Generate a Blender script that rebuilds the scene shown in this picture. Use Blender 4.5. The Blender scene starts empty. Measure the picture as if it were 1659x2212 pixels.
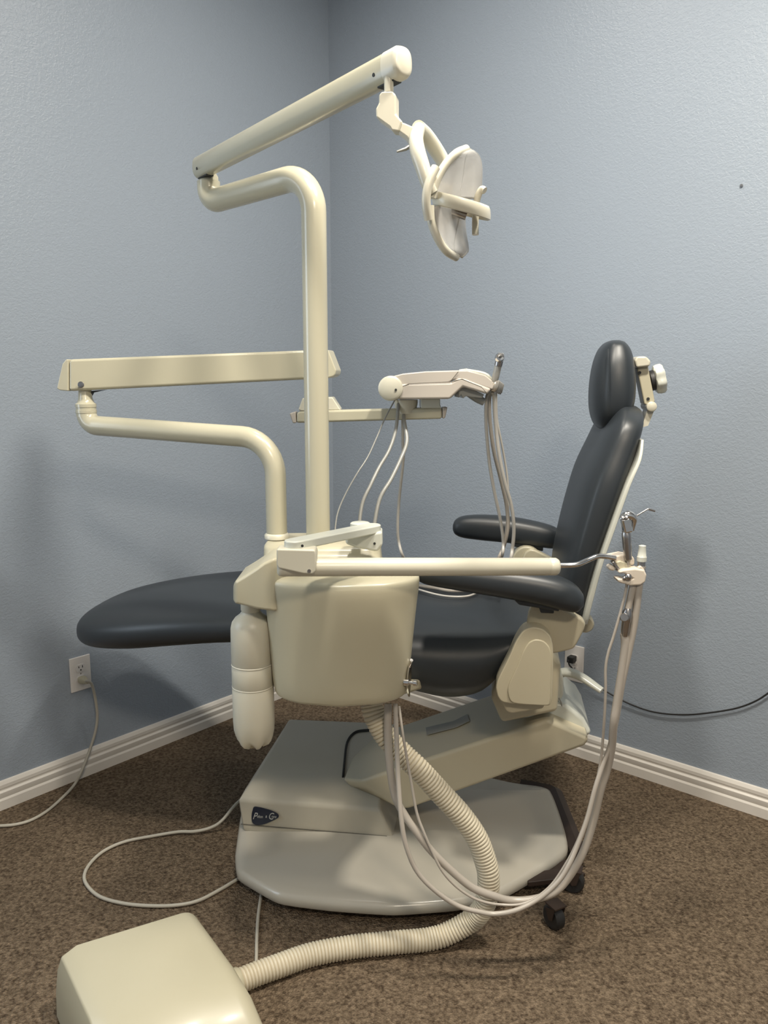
import bpy, bmesh, math, random
from mathutils import Vector, Matrix
random.seed(7)
D = bpy.data
SC = bpy.context.scene
COL = SC.collection
V = Vector
PI = math.pi

# ------------------------------------------------------------------ camera
FPX, PITCH, CAMH = 1720.0, 0.1648, 1.305
cd = D.cameras.new('camera')
cam = D.objects.new('camera', cd)
COL.objects.link(cam)
cam.location = (0, 0, CAMH)
cam.rotation_euler = (PI / 2 - PITCH, 0, 0)
cd.sensor_fit = 'VERTICAL'
cd.sensor_height = 24.0
cd.lens = FPX * 24.0 / 2212.0
cd.clip_start = 0.02
SC.camera = cam
SC.view_settings.view_transform = 'Standard'
SC.view_settings.look = 'None'
SC.view_settings.gamma = 1.0
SC.view_settings.exposure = 0.84
SC.view_settings.use_curve_mapping = False

# ------------------------------------------------------------------ world
w = D.worlds.new('world')
SC.world = w
w.use_nodes = True
w.node_tree.nodes['Background'].inputs[0].default_value = (0.35, 0.42, 0.5, 1)
w.node_tree.nodes['Background'].inputs[1].default_value = 0.2

# ------------------------------------------------------------------ room frame
CEIL = 2.95
CORNER = V((-0.2185, 3.3995, 0))
AL = 0.8631
dL = V((-math.cos(AL), -math.sin(AL), 0))     # along the left wall, away from the corner
dR = V((math.sin(AL), -math.cos(AL), 0))      # along the right wall
RL, RR = 4.7, 4.7


def room(a, b, z):          # a along left wall, b along right wall
    return CORNER + dL * a + dR * b + V((0, 0, z))


# lights: four round fixtures under the ceiling (built further down at the same spots) and a window in the left wall
GLOBES = [(1.168, 2.142, 26.0, (1.0, 0.93, 0.81), .20), (2.9, 3.5, 30.0, (1.0, 0.86, 0.68), .50), (0.85, 0.95, 3.4, (1.0, 0.93, 0.84), .19),  # third entry: unseen lamp added to brighten the upper wall by the corner
          (1.69, 1.60, 17.0, (1.0, 0.93, 0.81), .17)]
for a, b, pw, colr, rad in GLOBES:
    ld = D.lights.new('ceiling_lamp', 'AREA')
    ld.shape = 'DISK'
    ld.size = rad
    ld.energy = pw
    ld.color = colr
    lo = D.objects.new('ceiling_lamp', ld)
    COL.objects.link(lo)
    lo.location = room(a, b, CEIL - 0.035)
WA0, WA1, WZ0, WZ1 = 2.35, 3.55, 0.95, 2.2      # window opening in the left wall (along the wall, height)
ld = D.lights.new('window_light', 'AREA')
ld.shape = 'RECTANGLE'
ld.size = WA1 - WA0 - .1
ld.size_y = WZ1 - WZ0 - .1
ld.energy = 8.0
ld.color = (0.74, 0.88, 1.0)
lo = D.objects.new('window_light', ld)
COL.objects.link(lo)
lo.location = room((WA0 + WA1) / 2, 0.01, (WZ0 + WZ1) / 2)
lo.rotation_euler = (-dR).to_track_quat('Z', 'Y').to_euler()


# ------------------------------------------------------------------ pixel helpers
def ray(px, py):
    a = (px - 829.5) / FPX
    b = -(py - 1106.0) / FPX
    c, s = math.cos(PITCH), math.sin(PITCH)
    return V((a, c + s * b, -s + c * b))


CAM = V((0, 0, CAMH))


def at(px, py, Y):
    d = ray(px, py)
    return CAM + d * (Y / d.y)


def atz(px, py, z):
    d = ray(px, py)
    return CAM + d * ((z - CAMH) / d.z)


def onwall(px, py, n, off=0.0):
    d = ray(px, py)
    return CAM + d * (((CORNER + n * off - CAM).dot(n)) / d.dot(n))


# chair frame: s along the chair (+ to the head), w across (+ away), z up
CA = math.radians(8)
CO = V((0, 2.15, 0))
CU = V((math.cos(CA), -math.sin(CA), 0))
CW = V((math.sin(CA), math.cos(CA), 0))
ZZ = V((0, 0, 1))


def CH(s, ww, z):
    return CO + CU * s + CW * ww + ZZ * z


def cpx(px, py, ww):
    d = ray(px, py)
    t = ((CO - CAM).dot(CW) + ww) / d.dot(CW)
    return CAM + d * t


# ------------------------------------------------------------------ materials
def mat(name, col, rough=0.5, metal=0.0, noise=None, bump=None, coat=0.0, spec=0.5, trans=0.0, alpha=1.0,
        sss=0.0, emit=None):
    m = D.materials.new(name)
    m.use_nodes = True
    nt = m.node_tree
    b = nt.nodes['Principled BSDF']
    b.inputs['Base Color'].default_value = (*col, 1)
    b.inputs['Roughness'].default_value = rough
    b.inputs['Metallic'].default_value = metal
    b.inputs['Specular IOR Level'].default_value = spec
    b.inputs['Coat Weight'].default_value = coat
    b.inputs['Coat Roughness'].default_value = 0.15
    b.inputs['Transmission Weight'].default_value = trans
    b.inputs['Alpha'].default_value = alpha
    if sss:
        b.inputs['Subsurface Weight'].default_value = sss
        b.inputs['Subsurface Radius'].default_value = (0.02, 0.016, 0.012)
        b.inputs['Subsurface Scale'].default_value = 0.6
    if emit:
        b.inputs['Emission Color'].default_value = (*emit[0], 1)
        b.inputs['Emission Strength'].default_value = emit[1]
    tc = nt.nodes.new('ShaderNodeTexCoord')
    if noise:                                   # (scale, second colour, contrast lo, hi)
        n = nt.nodes.new('ShaderNodeTexNoise')
        n.inputs['Scale'].default_value = noise[0]
        n.inputs['Detail'].default_value = 6
        r = nt.nodes.new('ShaderNodeValToRGB')
        r.color_ramp.elements[0].position = noise[2]
        r.color_ramp.elements[1].position = noise[3]
        r.color_ramp.elements[0].color = (*noise[1], 1)
        r.color_ramp.elements[1].color = (*col, 1)
        nt.links.new(tc.outputs['Object'], n.inputs['Vector'])
        nt.links.new(n.outputs['Fac'], r.inputs['Fac'])
        nt.links.new(r.outputs['Color'], b.inputs['Base Color'])
    if bump:                                    # (scale, strength, distance)
        n = nt.nodes.new('ShaderNodeTexNoise')
        n.inputs['Scale'].default_value = bump[0]
        n.inputs['Detail'].default_value = 4
        bp = nt.nodes.new('ShaderNodeBump')
        bp.inputs['Strength'].default_value = bump[1]
        bp.inputs['Distance'].default_value = bump[2]
        nt.links.new(tc.outputs['Object'], n.inputs['Vector'])
        nt.links.new(n.outputs['Fac'], bp.inputs['Height'])
        nt.links.new(bp.outputs['Normal'], b.inputs['Normal'])
    return m


M = {}
CREAM = (0.50, 0.462, 0.338)
M['cream'] = mat('cream_plastic', CREAM, 0.38, noise=(6, (0.48, 0.442, 0.318), 0.3, 0.7), coat=0.12)
M['cream_metal'] = mat('cream_painted_metal', (0.52, 0.488, 0.365), 0.26, coat=0.3)
M['cream_light'] = mat('cream_light_plastic', (0.62, 0.59, 0.48), 0.35, coat=0.15)
M['tan'] = mat('tan_plastic', (0.50, 0.455, 0.335), 0.42, noise=(4, (0.47, 0.42, 0.30), 0.3, 0.7))
M['pale'] = mat('pale_grey_plastic', (0.60, 0.61, 0.54), 0.32, coat=0.15)
M['base'] = mat('base_plastic', (0.50, 0.46, 0.37), 0.38, coat=0.12, noise=(5, (0.47, 0.43, 0.34), 0.3, 0.7))
M['plate'] = mat('base_plate_plastic', (0.50, 0.465, 0.39), 0.30, coat=0.3)
M['head'] = mat('tray_plastic', (0.50, 0.455, 0.40), 0.33, coat=0.15)
M['holder'] = mat('holder_plastic', (0.68, 0.60, 0.50), 0.4)
M['vinyl'] = mat('charcoal_vinyl', (0.024, 0.029, 0.034), 0.40, bump=(700, 0.06, 0.001), spec=0.55)
M['chrome'] = mat('chrome', (0.72, 0.70, 0.68), 0.14, 1.0)
M['steel'] = mat('brushed_steel', (0.42, 0.40, 0.39), 0.28, 1.0)
M['dark'] = mat('dark_recess', (0.02, 0.022, 0.022), 0.6)
M['black'] = mat('black_rubber', (0.018, 0.018, 0.018), 0.5)
M['brown'] = mat('dark_brown_steel', (0.035, 0.022, 0.016), 0.5)
M['hose'] = mat('grey_beige_hose', (0.42, 0.38, 0.33), 0.32, coat=0.2)
M['hose_grey'] = mat('grey_hose', (0.30, 0.30, 0.28), 0.35, coat=0.2)
M['hose_light'] = mat('light_hose', (0.50, 0.48, 0.44), 0.32, coat=0.2)
M['duct'] = mat('corrugated_cream', (0.62, 0.56, 0.43), 0.42)
M['cord'] = mat('grey_cord', (0.47, 0.44, 0.37), 0.45)
M['bottle'] = mat('milky_bottle', (0.60, 0.57, 0.465), 0.38, sss=0.3)
M['ring'] = mat('bottle_seam', (0.60, 0.57, 0.47), 0.45)
M['white'] = mat('white_plate_plastic', (0.78, 0.75, 0.72), 0.35)
M['trim'] = mat('white_trim_paint', (0.76, 0.72, 0.66), 0.4, noise=(9, (0.70, 0.66, 0.60), 0.3, 0.7))
M['navy'] = mat('navy_badge', (0.010, 0.014, 0.030), 0.3, coat=0.3)
M['silver'] = mat('silver_lettering', (0.55, 0.55, 0.52), 0.4, 0.3)
M['clear'] = mat('clear_shield', (0.92, 0.93, 0.92), 0.06, alpha=0.20, spec=0.8)
M['reflector'] = mat('frosted_reflector', (0.66, 0.62, 0.56), 0.20, 0.65, noise=(22, (0.42, 0.38, 0.32), 0.35, 0.65))
M['ceiling'] = mat('ceiling_paint', (0.72, 0.71, 0.68), 0.8)
M['diffuser'] = mat('lamp_diffuser', (0.9, 0.9, 0.9), 0.5, emit=((1.0, 0.94, 0.84), 5.0))
M['seam'] = mat('dark_seam_line', (0.10, 0.09, 0.07), 0.7)  # plain dark line along the joints of moulded covers
M['smudge'] = mat('scuffed_cover_print', (0.30, 0.29, 0.25), 0.6)
M['sky'] = mat('window_glass_daylight', (0.6, 0.7, 0.8), 0.1, emit=((0.75, 0.87, 1.0), 1.6))
M['frame'] = mat('panel_frame', (0.7, 0.7, 0.7), 0.5)


def wall_material():
    m = D.materials.new('blue_textured_wall_paint')
    m.use_nodes = True
    nt = m.node_tree
    b = nt.nodes['Principled BSDF']
    b.inputs['Roughness'].default_value = 0.36
    b.inputs['Specular IOR Level'].default_value = 0.45
    tc = nt.nodes.new('ShaderNodeTexCoord')
    n = nt.nodes.new('ShaderNodeTexNoise')
    n.inputs['Scale'].default_value = 2.0
    r = nt.nodes.new('ShaderNodeValToRGB')
    r.color_ramp.elements[0].color = (0.315, 0.362, 0.422, 1)
    r.color_ramp.elements[1].color = (0.332, 0.380, 0.442, 1)
    nt.links.new(tc.outputs['Object'], n.inputs['Vector'])
    nt.links.new(n.outputs['Fac'], r.inputs['Fac'])
    nt.links.new(r.outputs['Color'], b.inputs['Base Color'])
    mp = nt.nodes.new('ShaderNodeMapping')
    mp.inputs['Scale'].default_value = (1.0, 1.0, 1.35)
    a = nt.nodes.new('ShaderNodeTexNoise')
    a.inputs['Scale'].default_value = 95
    a.inputs['Detail'].default_value = 3
    a.inputs['Distortion'].default_value = 0.9
    a2 = nt.nodes.new('ShaderNodeValToRGB')
    a2.color_ramp.elements[0].position = 0.40
    a2.color_ramp.elements[1].position = 0.62
    bp = nt.nodes.new('ShaderNodeBump')
    bp.inputs['Strength'].default_value = 0.24
    bp.inputs['Distance'].default_value = 0.0022
    nt.links.new(tc.outputs['Object'], mp.inputs['Vector'])
    nt.links.new(mp.outputs['Vector'], a.inputs['Vector'])
    nt.links.new(a.outputs['Fac'], a2.inputs['Fac'])
    nt.links.new(a2.outputs['Color'], bp.inputs['Height'])
    nt.links.new(bp.outputs['Normal'], b.inputs['Normal'])
    return m


def carpet_material():
    m = D.materials.new('brown_loop_carpet')
    m.use_nodes = True
    nt = m.node_tree
    b = nt.nodes['Principled BSDF']
    b.inputs['Roughness'].default_value = 0.95
    b.inputs['Specular IOR Level'].default_value = 0.1
    tc = nt.nodes.new('ShaderNodeTexCoord')
    v = nt.nodes.new('ShaderNodeTexVoronoi')
    v.inputs['Scale'].default_value = 240
    n = nt.nodes.new('ShaderNodeTexNoise')
    n.inputs['Scale'].default_value = 125
    n.inputs['Detail'].default_value = 5
    big = nt.nodes.new('ShaderNodeTexNoise')
    big.inputs['Scale'].default_value = 3.5
    r = nt.nodes.new('ShaderNodeValToRGB')
    r.color_ramp.elements[0].position = 0.30
    r.color_ramp.elements[1].position = 0.70
    r.color_ramp.elements[0].color = (0.072, 0.050, 0.033, 1)
    r.color_ramp.elements[1].color = (0.27, 0.203, 0.138, 1)
    mx = nt.nodes.new('ShaderNodeMix')
    mx.data_type = 'RGBA'
    mx.blend_type = 'MULTIPLY'
    mx.inputs['Factor'].default_value = 0.35
    r2 = nt.nodes.new('ShaderNodeValToRGB')
    r2.color_ramp.elements[0].color = (0.6, 0.6, 0.6, 1)
    r2.color_ramp.elements[1].color = (1.1, 1.1, 1.1, 1)
    bp = nt.nodes.new('ShaderNodeBump')
    bp.inputs['Strength'].default_value = 0.8
    bp.inputs['Distance'].default_value = 0.006
    ad = nt.nodes.new('ShaderNodeMath')
    ad.operation = 'ADD'
    for t in (v, n, big):
        nt.links.new(tc.outputs['Object'], t.inputs['Vector'])
    nt.links.new(n.outputs['Fac'], r.inputs['Fac'])
    nt.links.new(big.outputs['Fac'], r2.inputs['Fac'])
    nt.links.new(r.outputs['Color'], mx.inputs[6])
    nt.links.new(r2.outputs['Color'], mx.inputs[7])
    nt.links.new(mx.outputs[2], b.inputs['Base Color'])
    nt.links.new(v.outputs['Distance'], ad.inputs[0])
    nt.links.new(n.outputs['Fac'], ad.inputs[1])
    nt.links.new(ad.outputs[0], bp.inputs['Height'])
    nt.links.new(bp.outputs['Normal'], b.inputs['Normal'])
    return m


M['wall'] = wall_material()
M['carpet'] = carpet_material()


# ------------------------------------------------------------------ mesh builder
def catmull(pts, sub=6, closed=False):
    pts = [V(p) for p in pts]
    n = len(pts)
    if n < 3 and not closed:
        return pts
    out = []
    rng = n if closed else n - 1
    for i in range(rng):
        if closed:
            p0, p1, p2, p3 = pts[(i - 1) % n], pts[i], pts[(i + 1) % n], pts[(i + 2) % n]
        else:
            p0 = pts[i - 1] if i else pts[0] * 2 - pts[1]
            p1, p2 = pts[i], pts[i + 1]
            p3 = pts[i + 2] if i + 2 < n else pts[-1] * 2 - pts[-2]
        for k in range(sub):
            t = k / sub
            out.append(0.5 * ((2 * p1) + (p2 - p0) * t + (2 * p0 - 5 * p1 + 4 * p2 - p3) * t * t
                              + (3 * p1 - p0 - 3 * p2 + p3) * t ** 3))
    if not closed:
        out.append(pts[-1])
    return out


def fillet(pts, r, seg=8):
    """polyline with every inner corner replaced by an arc of radius r"""
    pts = [V(p) for p in pts]
    out = [pts[0]]
    for i in range(1, len(pts) - 1):
        a, b, c = pts[i - 1], pts[i], pts[i + 1]
        rr = r[i - 1] if isinstance(r, (list, tuple)) else r
        u = (a - b).normalized()
        v = (c - b).normalized()
        ang = u.angle(v)
        t = min(rr / math.tan(ang / 2), (a - b).length * 0.49 if i > 1 else (a - b).length * .98, (c - b).length * 0.98)
        rr = t * math.tan(ang / 2)
        bis = (u + v).normalized()
        cen = b + bis * (rr / math.sin(ang / 2))
        s = b + u * t
        e = b + v * t
        v0, v1 = s - cen, e - cen
        tot = v0.angle(v1)
        for k in range(seg + 1):
            q = k / seg
            out.append(cen + (v0 * math.sin((1 - q) * tot) + v1 * math.sin(q * tot)) / math.sin(tot))
    out.append(pts[-1])
    return out


class MB:
    def __init__(self):
        self.v, self.f = [], []

    def ring_loft(self, rings, cap0=True, cap1=True, closed=True):
        b = len(self.v)
        n = len(rings[0])
        for r in rings:
            self.v += [V(p) for p in r]
        for i in range(len(rings) - 1):
            for j in range(n if closed else n - 1):
                k = (j + 1) % n
                self.f.append((b + i * n + j, b + i * n + k, b + (i + 1) * n + k, b + (i + 1) * n + j))
        if cap0:
            self.f.append(tuple(b + j for j in reversed(range(n))))
        if cap1:
            self.f.append(tuple(b + (len(rings) - 1) * n + j for j in range(n)))
        return self

    def tube(self, pts, r, n=14, cap=True, up=None, flat=1.0):
        """r: number or function of (0..1 arc) ; flat: thickness ratio across"""
        pts = [V(p) for p in pts]
        T = []
        for i in range(len(pts)):
            a = pts[max(0, i - 1)]
            c = pts[min(len(pts) - 1, i + 1)]
            T.append((c - a).normalized())
        up = V(up) if up else (V((0, 0, 1)) if abs(T[0].z) < 0.9 else V((1, 0, 0)))
        N = (up - T[0] * up.dot(T[0])).normalized()
        L = [0.0]
        for i in range(1, len(pts)):
            L.append(L[-1] + (pts[i] - pts[i - 1]).length)
        rings = []
        for i, p in enumerate(pts):
            N = (N - T[i] * N.dot(T[i])).normalized()
            B = T[i].cross(N)
            rr = r(L[i] / L[-1]) if callable(r) else r
            rings.append([p + N * (rr * math.cos(2 * PI * k / n)) + B * (rr * flat * math.sin(2 * PI * k / n)) for k in range(n)])
        return self.ring_loft(rings, cap, cap)

    def prism(self, poly, vec):
        poly = [V(p) for p in poly]
        vec = V(vec)
        return self.ring_loft([poly, [p + vec for p in poly]])

    def box(self, c, ax, ay, az):      # centre and three half-axis vectors
        c, ax, ay, az = V(c), V(ax), V(ay), V(az)
        q = [c - ax - ay - az, c + ax - ay - az, c + ax + ay - az, c - ax + ay - az]
        return self.prism(q, az * 2)

    def lathe(self, prof, org, axis=(0, 0, 1), n=32, caps=True):
        org, axis = V(org), V(axis).normalized()
        a = axis.orthogonal().normalized()
        b = axis.cross(a)
        rings = []
        for r, h in prof:
            rings.append([org + axis * h + (a * math.cos(2 * PI * k / n) + b * math.sin(2 * PI * k / n)) * max(r, 1e-5) for k in range(n)])
        return self.ring_loft(rings, caps, caps)

    def ball(self, c, rx, ry=None, rz=None, n=20):
        ry = ry or rx
        rz = rz or rx
        c = V(c)
        rings = []
        for i in range(1, n // 2):
            t = PI * i / (n // 2)
            rings.append([c + V((rx * math.sin(t) * math.cos(2 * PI * k / n), ry * math.sin(t) * math.sin(2 * PI * k / n), -rz * math.cos(t))) for k in range(n)])
        return self.ring_loft(rings)


OFF = {}


def link(name, data, parent=None, origin=None):
    o = D.objects.new(name, data)
    COL.objects.link(o)
    base = OFF.get(parent.name, V((0, 0, 0))) if parent else V((0, 0, 0))
    if parent:
        o.parent = parent
    org = V(origin) if origin is not None else base
    o.location = org - base
    OFF[o.name] = org.copy()
    return o


def obj(name, mb, m, parent=None, bevel=0.0, seg=3, sharp=45, origin=None, subsurf=0, flat=False):
    me = D.meshes.new(name)
    if origin is None and parent is None:
        xs = [p.x for p in mb.v]; ys = [p.y for p in mb.v]; zs = [p.z for p in mb.v]
        origin = V(((min(xs) + max(xs)) / 2, (min(ys) + max(ys)) / 2, min(zs)))
    base = V(origin) if origin is not None else OFF.get(parent.name, V((0, 0, 0)))
    me.from_pydata([p - base for p in mb.v], [], mb.f)
    bm = bmesh.new()
    bm.from_mesh(me)
    bmesh.ops.recalc_face_normals(bm, faces=bm.faces)
    bm.to_mesh(me)
    bm.free()
    if not flat:
        me.polygons.foreach_set('use_smooth', [True] * len(me.polygons))
    o = link(name, me, parent, base)
    me.materials.append(m)
    if bevel:
        b = o.modifiers.new('bevel', 'BEVEL')
        b.width = bevel
        b.segments = seg
        b.limit_method = 'ANGLE'
        b.angle_limit = math.radians(28)
        b.harden_normals = True
    elif subsurf:
        s = o.modifiers.new('subsurf', 'SUBSURF')
        s.levels = s.render_levels = subsurf
    elif not flat:
        me.set_sharp_from_angle(angle=math.radians(sharp))
    return o


def tag(o, label=None, cat=None, group=None, kind=None):
    if label: o['label'] = label
    if cat: o['category'] = cat
    if group: o['group'] = group
    if kind: o['kind'] = kind
    return o


def thing(name, loc, label, cat, group=None):
    o = link(name, None, None, V(loc))
    o.empty_display_size = 0.05
    return tag(o, label, cat, group)


def struct(name, mb, m, bevel=0.0, **k):
    o = obj(name, mb, m, None, bevel, **k)
    o['kind'] = 'structure'
    return o


# ------------------------------------------------------------------ room
T = 0.1
mb = MB().prism([room(-T, -T, -0.1), room(RL + T, -T, -0.1), room(RL + T, RR + T, -0.1), room(-T, RR + T, -0.1)], (0, 0, 0.1))
struct('floor', mb, M['carpet'], flat=True)
mb = MB().prism([room(-T, -T, CEIL), room(RL + T, -T, CEIL), room(RL + T, RR + T, CEIL), room(-T, RR + T, CEIL)], (0, 0, 0.1))
struct('ceiling', mb, M['ceiling'], flat=True)


def wallbox(a0, a1, b0, b1):
    return MB().prism([room(a0, b0, 0), room(a1, b0, 0), room(a1, b1, 0), room(a0, b1, 0)], (0, 0, CEIL))


mb = MB()
for a0, a1, z0, z1 in ((-T, WA0, 0, CEIL), (WA1, RL + T, 0, CEIL), (WA0, WA1, 0, WZ0), (WA0, WA1, WZ1, CEIL)):
    mb.prism([room(a0, -T, z0), room(a1, -T, z0), room(a1, 0, z0), room(a0, 0, z0)], (0, 0, z1 - z0))
struct('wall_left', mb, M['wall'], flat=True)
struct('wall_back', wallbox(RL, RL + T, 0, RR), M['wall'], flat=True)
struct('wall_right', wallbox(-T, 0, 0, RR + T), M['wall'], flat=True)
struct('wall_front', wallbox(0, RL + T, RR, RR + T), M['wall'], flat=True)
mb = MB()
for a0, a1, z0, z1 in ((WA0, WA0 + .05, WZ0, WZ1), (WA1 - .05, WA1, WZ0, WZ1), (WA0, WA1, WZ0, WZ0 + .05), (WA0, WA1, WZ1 - .05, WZ1),
                       ((WA0 + WA1) / 2 - .02, (WA0 + WA1) / 2 + .02, WZ0, WZ1)):
    mb.prism([room(a0, -.09, z0), room(a1, -.09, z0), room(a1, -.04, z0), room(a0, -.04, z0)], (0, 0, z1 - z0))
win = struct('window_1', mb, M['trim'], flat=True)
obj('pane', MB().prism([room(WA0, -.075, WZ0), room(WA1, -.075, WZ0), room(WA1, -.068, WZ0), room(WA0, -.068, WZ0)], (0, 0, WZ1 - WZ0)), M['sky'], win, flat=True)

BP = [(0, 0), (.015, 0), (.015, .030), (.011, .036), (.012, .040), (.014, .048), (.0145, .055), (.009, .060), (.009, .064), (.011, .068),
      (.011, .078), (.006, .087), (.0, .089)]


def baseboard(name, frm, to, inward):
    rings = [[p + inward * x + ZZ * z for x, z in BP] for p in (frm, to)]
    struct(name, MB().ring_loft(rings), M['trim'], sharp=25)


baseboard('baseboard_left', room(0.0, 0, 0), room(RL, 0, 0), dR)
baseboard('baseboard_right', room(0, 0.0, 0), room(0, RR, 0), dL)
baseboard('baseboard_front', room(0, RR, 0), room(RL, RR, 0), -dR)
baseboard('baseboard_back', room(RL, 0, 0), room(RL, RR, 0), -dL)

# globe fixtures
for i, (a, b, pw, colr, rad) in enumerate(GLOBES):
    t = thing('ceiling_light', room(a, b, CEIL), ['round ceiling lamp almost overhead of the dental chair',
                                                 'round ceiling lamp further back in the room behind the viewer',
                                                 'added round ceiling lamp close to the corner, brightening the upper wall',
                                                 'round ceiling lamp straight above the front of the cream cabinet'][i], 'ceiling light')
    obj('trim_ring', MB().lathe([(rad / 2 + .006, -.001), (rad / 2 + .008, -.012), (rad / 2 + .028, -.008), (rad / 2 + .03, 0)], room(a, b, CEIL), ZZ, n=40), M['frame'], t)
    obj('diffuser', MB().lathe([(.02, -.012), (rad / 2, -.012), (rad / 2 + .006, -.006), (rad / 2 + .006, 0)], room(a, b, CEIL), ZZ, n=40), M['diffuser'], t)

# ------------------------------------------------------------------ helpers for soft shapes
def sring(c, ax, ay, e=2.6, n=36):
    """superellipse ring about c with half-axis vectors ax, ay"""
    out = []
    for k in range(n):
        t = 2 * PI * k / n
        ct, st = math.cos(t), math.sin(t)
        x = math.copysign(abs(ct) ** (2 / e), ct)
        y = math.copysign(abs(st) ** (2 / e), st)
        out.append(V(c) + V(ax) * x + V(ay) * y)
    return out


def interp(st, sub=4):
    """smooth interpolation of tuples along the list"""
    pts = st
    out = []
    n = len(pts)
    for i in range(n - 1):
        p0 = pts[max(0, i - 1)]; p1 = pts[i]; p2 = pts[i + 1]; p3 = pts[min(n - 1, i + 2)]
        for k in range(sub):
            t = k / sub
            out.append(tuple(0.5 * (2 * b + (c - a) * t + (2 * a - 5 * b + 4 * c - d) * t * t + (3 * b - a - 3 * c + d) * t ** 3)
                             for a, b, c, d in zip(p0, p1, p2, p3)))
    out.append(pts[-1])
    return out


# ================================================================== DENTAL CHAIR
chair = thing('dental_chair', CH(0.05, 0, 0.0), 'large dental chair with charcoal vinyl upholstery and cream base, in the room corner', 'dental chair')

# --- base plate (low moulded cream plate)
outl = [atz(507, 1855, .04), atz(512, 1898, .035), atz(600, 1954, .03), atz(720, 1969, .03), atz(850, 1978, .03), atz(985, 1968, .03),
        atz(1080, 1948, .03), atz(1237, 1846, .04), atz(1192, 1702, .05), atz(1110, 1686, .06), CH(.20, .30, .05), CH(-.30, .30, .05), CH(-.44, .20, .05),
        CH(-.43, 0.0, .05)]
outl = [V((p.x, p.y, 0)) for p in outl]


def chaikin(P, n=2, q=0.16):
    for _ in range(n):
        R = []
        for i in range(len(P)):
            a, b = P[i], P[(i + 1) % len(P)]
            R += [a.lerp(b, q), a.lerp(b, 1 - q)]
        P = R
        q = 0.25
    return P


outl = chaikin(outl, 3, .12)


def inset(P, d):
    n = len(P)
    R = []
    for i in range(n):
        a, b, c = P[i - 1], P[i], P[(i + 1) % n]
        t = (c - a).normalized()
        nn = V((-t.y, t.x, 0))
        R.append(b + nn * d)
    return R


sgn = 1
area = sum(outl[i - 1].x * outl[i].y - outl[i].x * outl[i - 1].y for i in range(len(outl)))
sgn = 1 if area > 0 else -1
rings = []
for d, z in ((.004, .026), (.0, .030), (-.0, .044), (.004, .052), (.012, .057), (.035, .060)):
    rings.append([p + ZZ * z for p in inset(outl, sgn * d)])
cen = CH(.03, .05, 0)
for k, z in ((.86, .063), (.72, .070), (.55, .080), (.3, .082)):
    rings.append([cen + (V((p.x, p.y, 0)) - cen) * k + ZZ * z for p in inset(outl, sgn * .03)])
obj('base_plate', MB().ring_loft(rings), M['plate'], chair, sharp=60)

# --- base cover box
fw = -.155
def P2(px, py, ww): return cpx(px, py, ww)
A = P2(514, 1798, fw); B = P2(868, 1812, fw); Ct = P2(790, 1727, fw); E0 = P2(515, 1727, fw)
mb = MB()
def cs(p): q = p - CO; return q.dot(CU), q.z
sA, zA = cs(A); sE, zE = cs(E0)
prof = [(-.155, .055), (-.155, zE), (-.125, zE + .022), (.20, .245), (.20, .055)]      # (w, z) section of the box
def sect(s, k=1.0, lo=.055):
    return [CH(s, ww * 1.0, lo if z <= .06 else lo + (z - lo) * k) for ww, z in prof]
rings = [[CH(sA + .012, -.15, .055), CH(sA + .0, -.155, zE), CH(sA + .022, -.125, zE + .022), CH(sA + .06, .19, .245), CH(sA + .02, .20, .055)],
         sect(-.10), sect(0.01), [CH(.06, -.155, .055), CH(.03, -.155, zE - .045), CH(.02, -.125, zE - .02), CH(.0, .19, .20), CH(.06, .2, .055)]]
cover = obj('base_cover', mb.ring_loft(rings), M['base'], chair, bevel=.009)
# seam under the cover and badge
sm = MB().tube([CH(sA + .01, -.1565, .082), CH(.03, -.1565, .080)], .0014, n=6)
obj('seam', sm, M['seam'], cover)
# --- badge with lettering
bc = P2(572, 1762, -.157)
bx_, bz_ = CU, ZZ
pp = [(-.0285, .016), (-.022, .024), (.0, .019), (.018, .010), (.030, .001), (.029, -.006), (.012, -.013), (-.008, -.021), (-.020, -.022), (-.029, -.014), (-.031, .0)]
def bpt(x, y, off=-.157): return P2(520 + x / 13.825, 1690 + y / 13.825, off)
badge_poly = catmull([bpt(*q) for q in [(405, 722), (560, 732), (760, 782), (950, 842), (1085, 912), (1140, 985), (1115, 1052), (950, 1140), (760, 1220), (600, 1262), (450, 1258), (370, 1208), (333, 1110), (333, 950), (360, 820)]], 4, closed=True)
badge = obj('badge', MB().prism(badge_poly, -CW * .0025), M['navy'], chair, bevel=.0006, seg=1)
badge['label'] = 'navy shield badge with silver script lettering'


def text_mesh(name, body, size, pos, xdir, zdir, m, parent, shear=0.3, ext=0.0004, xs=1.0):
    cu = D.curves.new(name, 'FONT')
    cu.body = body
    cu.size = size
    cu.shear = shear
    cu.extrude = ext
    cu.resolution_u = 3
    to = D.objects.new(name + '_tmp', cu)
    COL.objects.link(to)
    bpy.context.view_layer.update()
    dg = bpy.context.evaluated_depsgraph_get()
    me = D.meshes.new_from_object(to.evaluated_get(dg))
    COL.objects.unlink(to)
    D.objects.remove(to)
    yd = V(zdir)
    nd = V(xdir).cross(yd)
    R = Matrix((V(xdir), yd, nd)).transposed().to_4x4()
    me.transform(Matrix.Diagonal((xs, 1, 1, 1)))
    R.translation = V(pos) - OFF[parent.name]
    me.transform(R)
    me.materials.clear()
    me.materials.append(m)
    me.name = name
    return link(name, me, parent)


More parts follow.
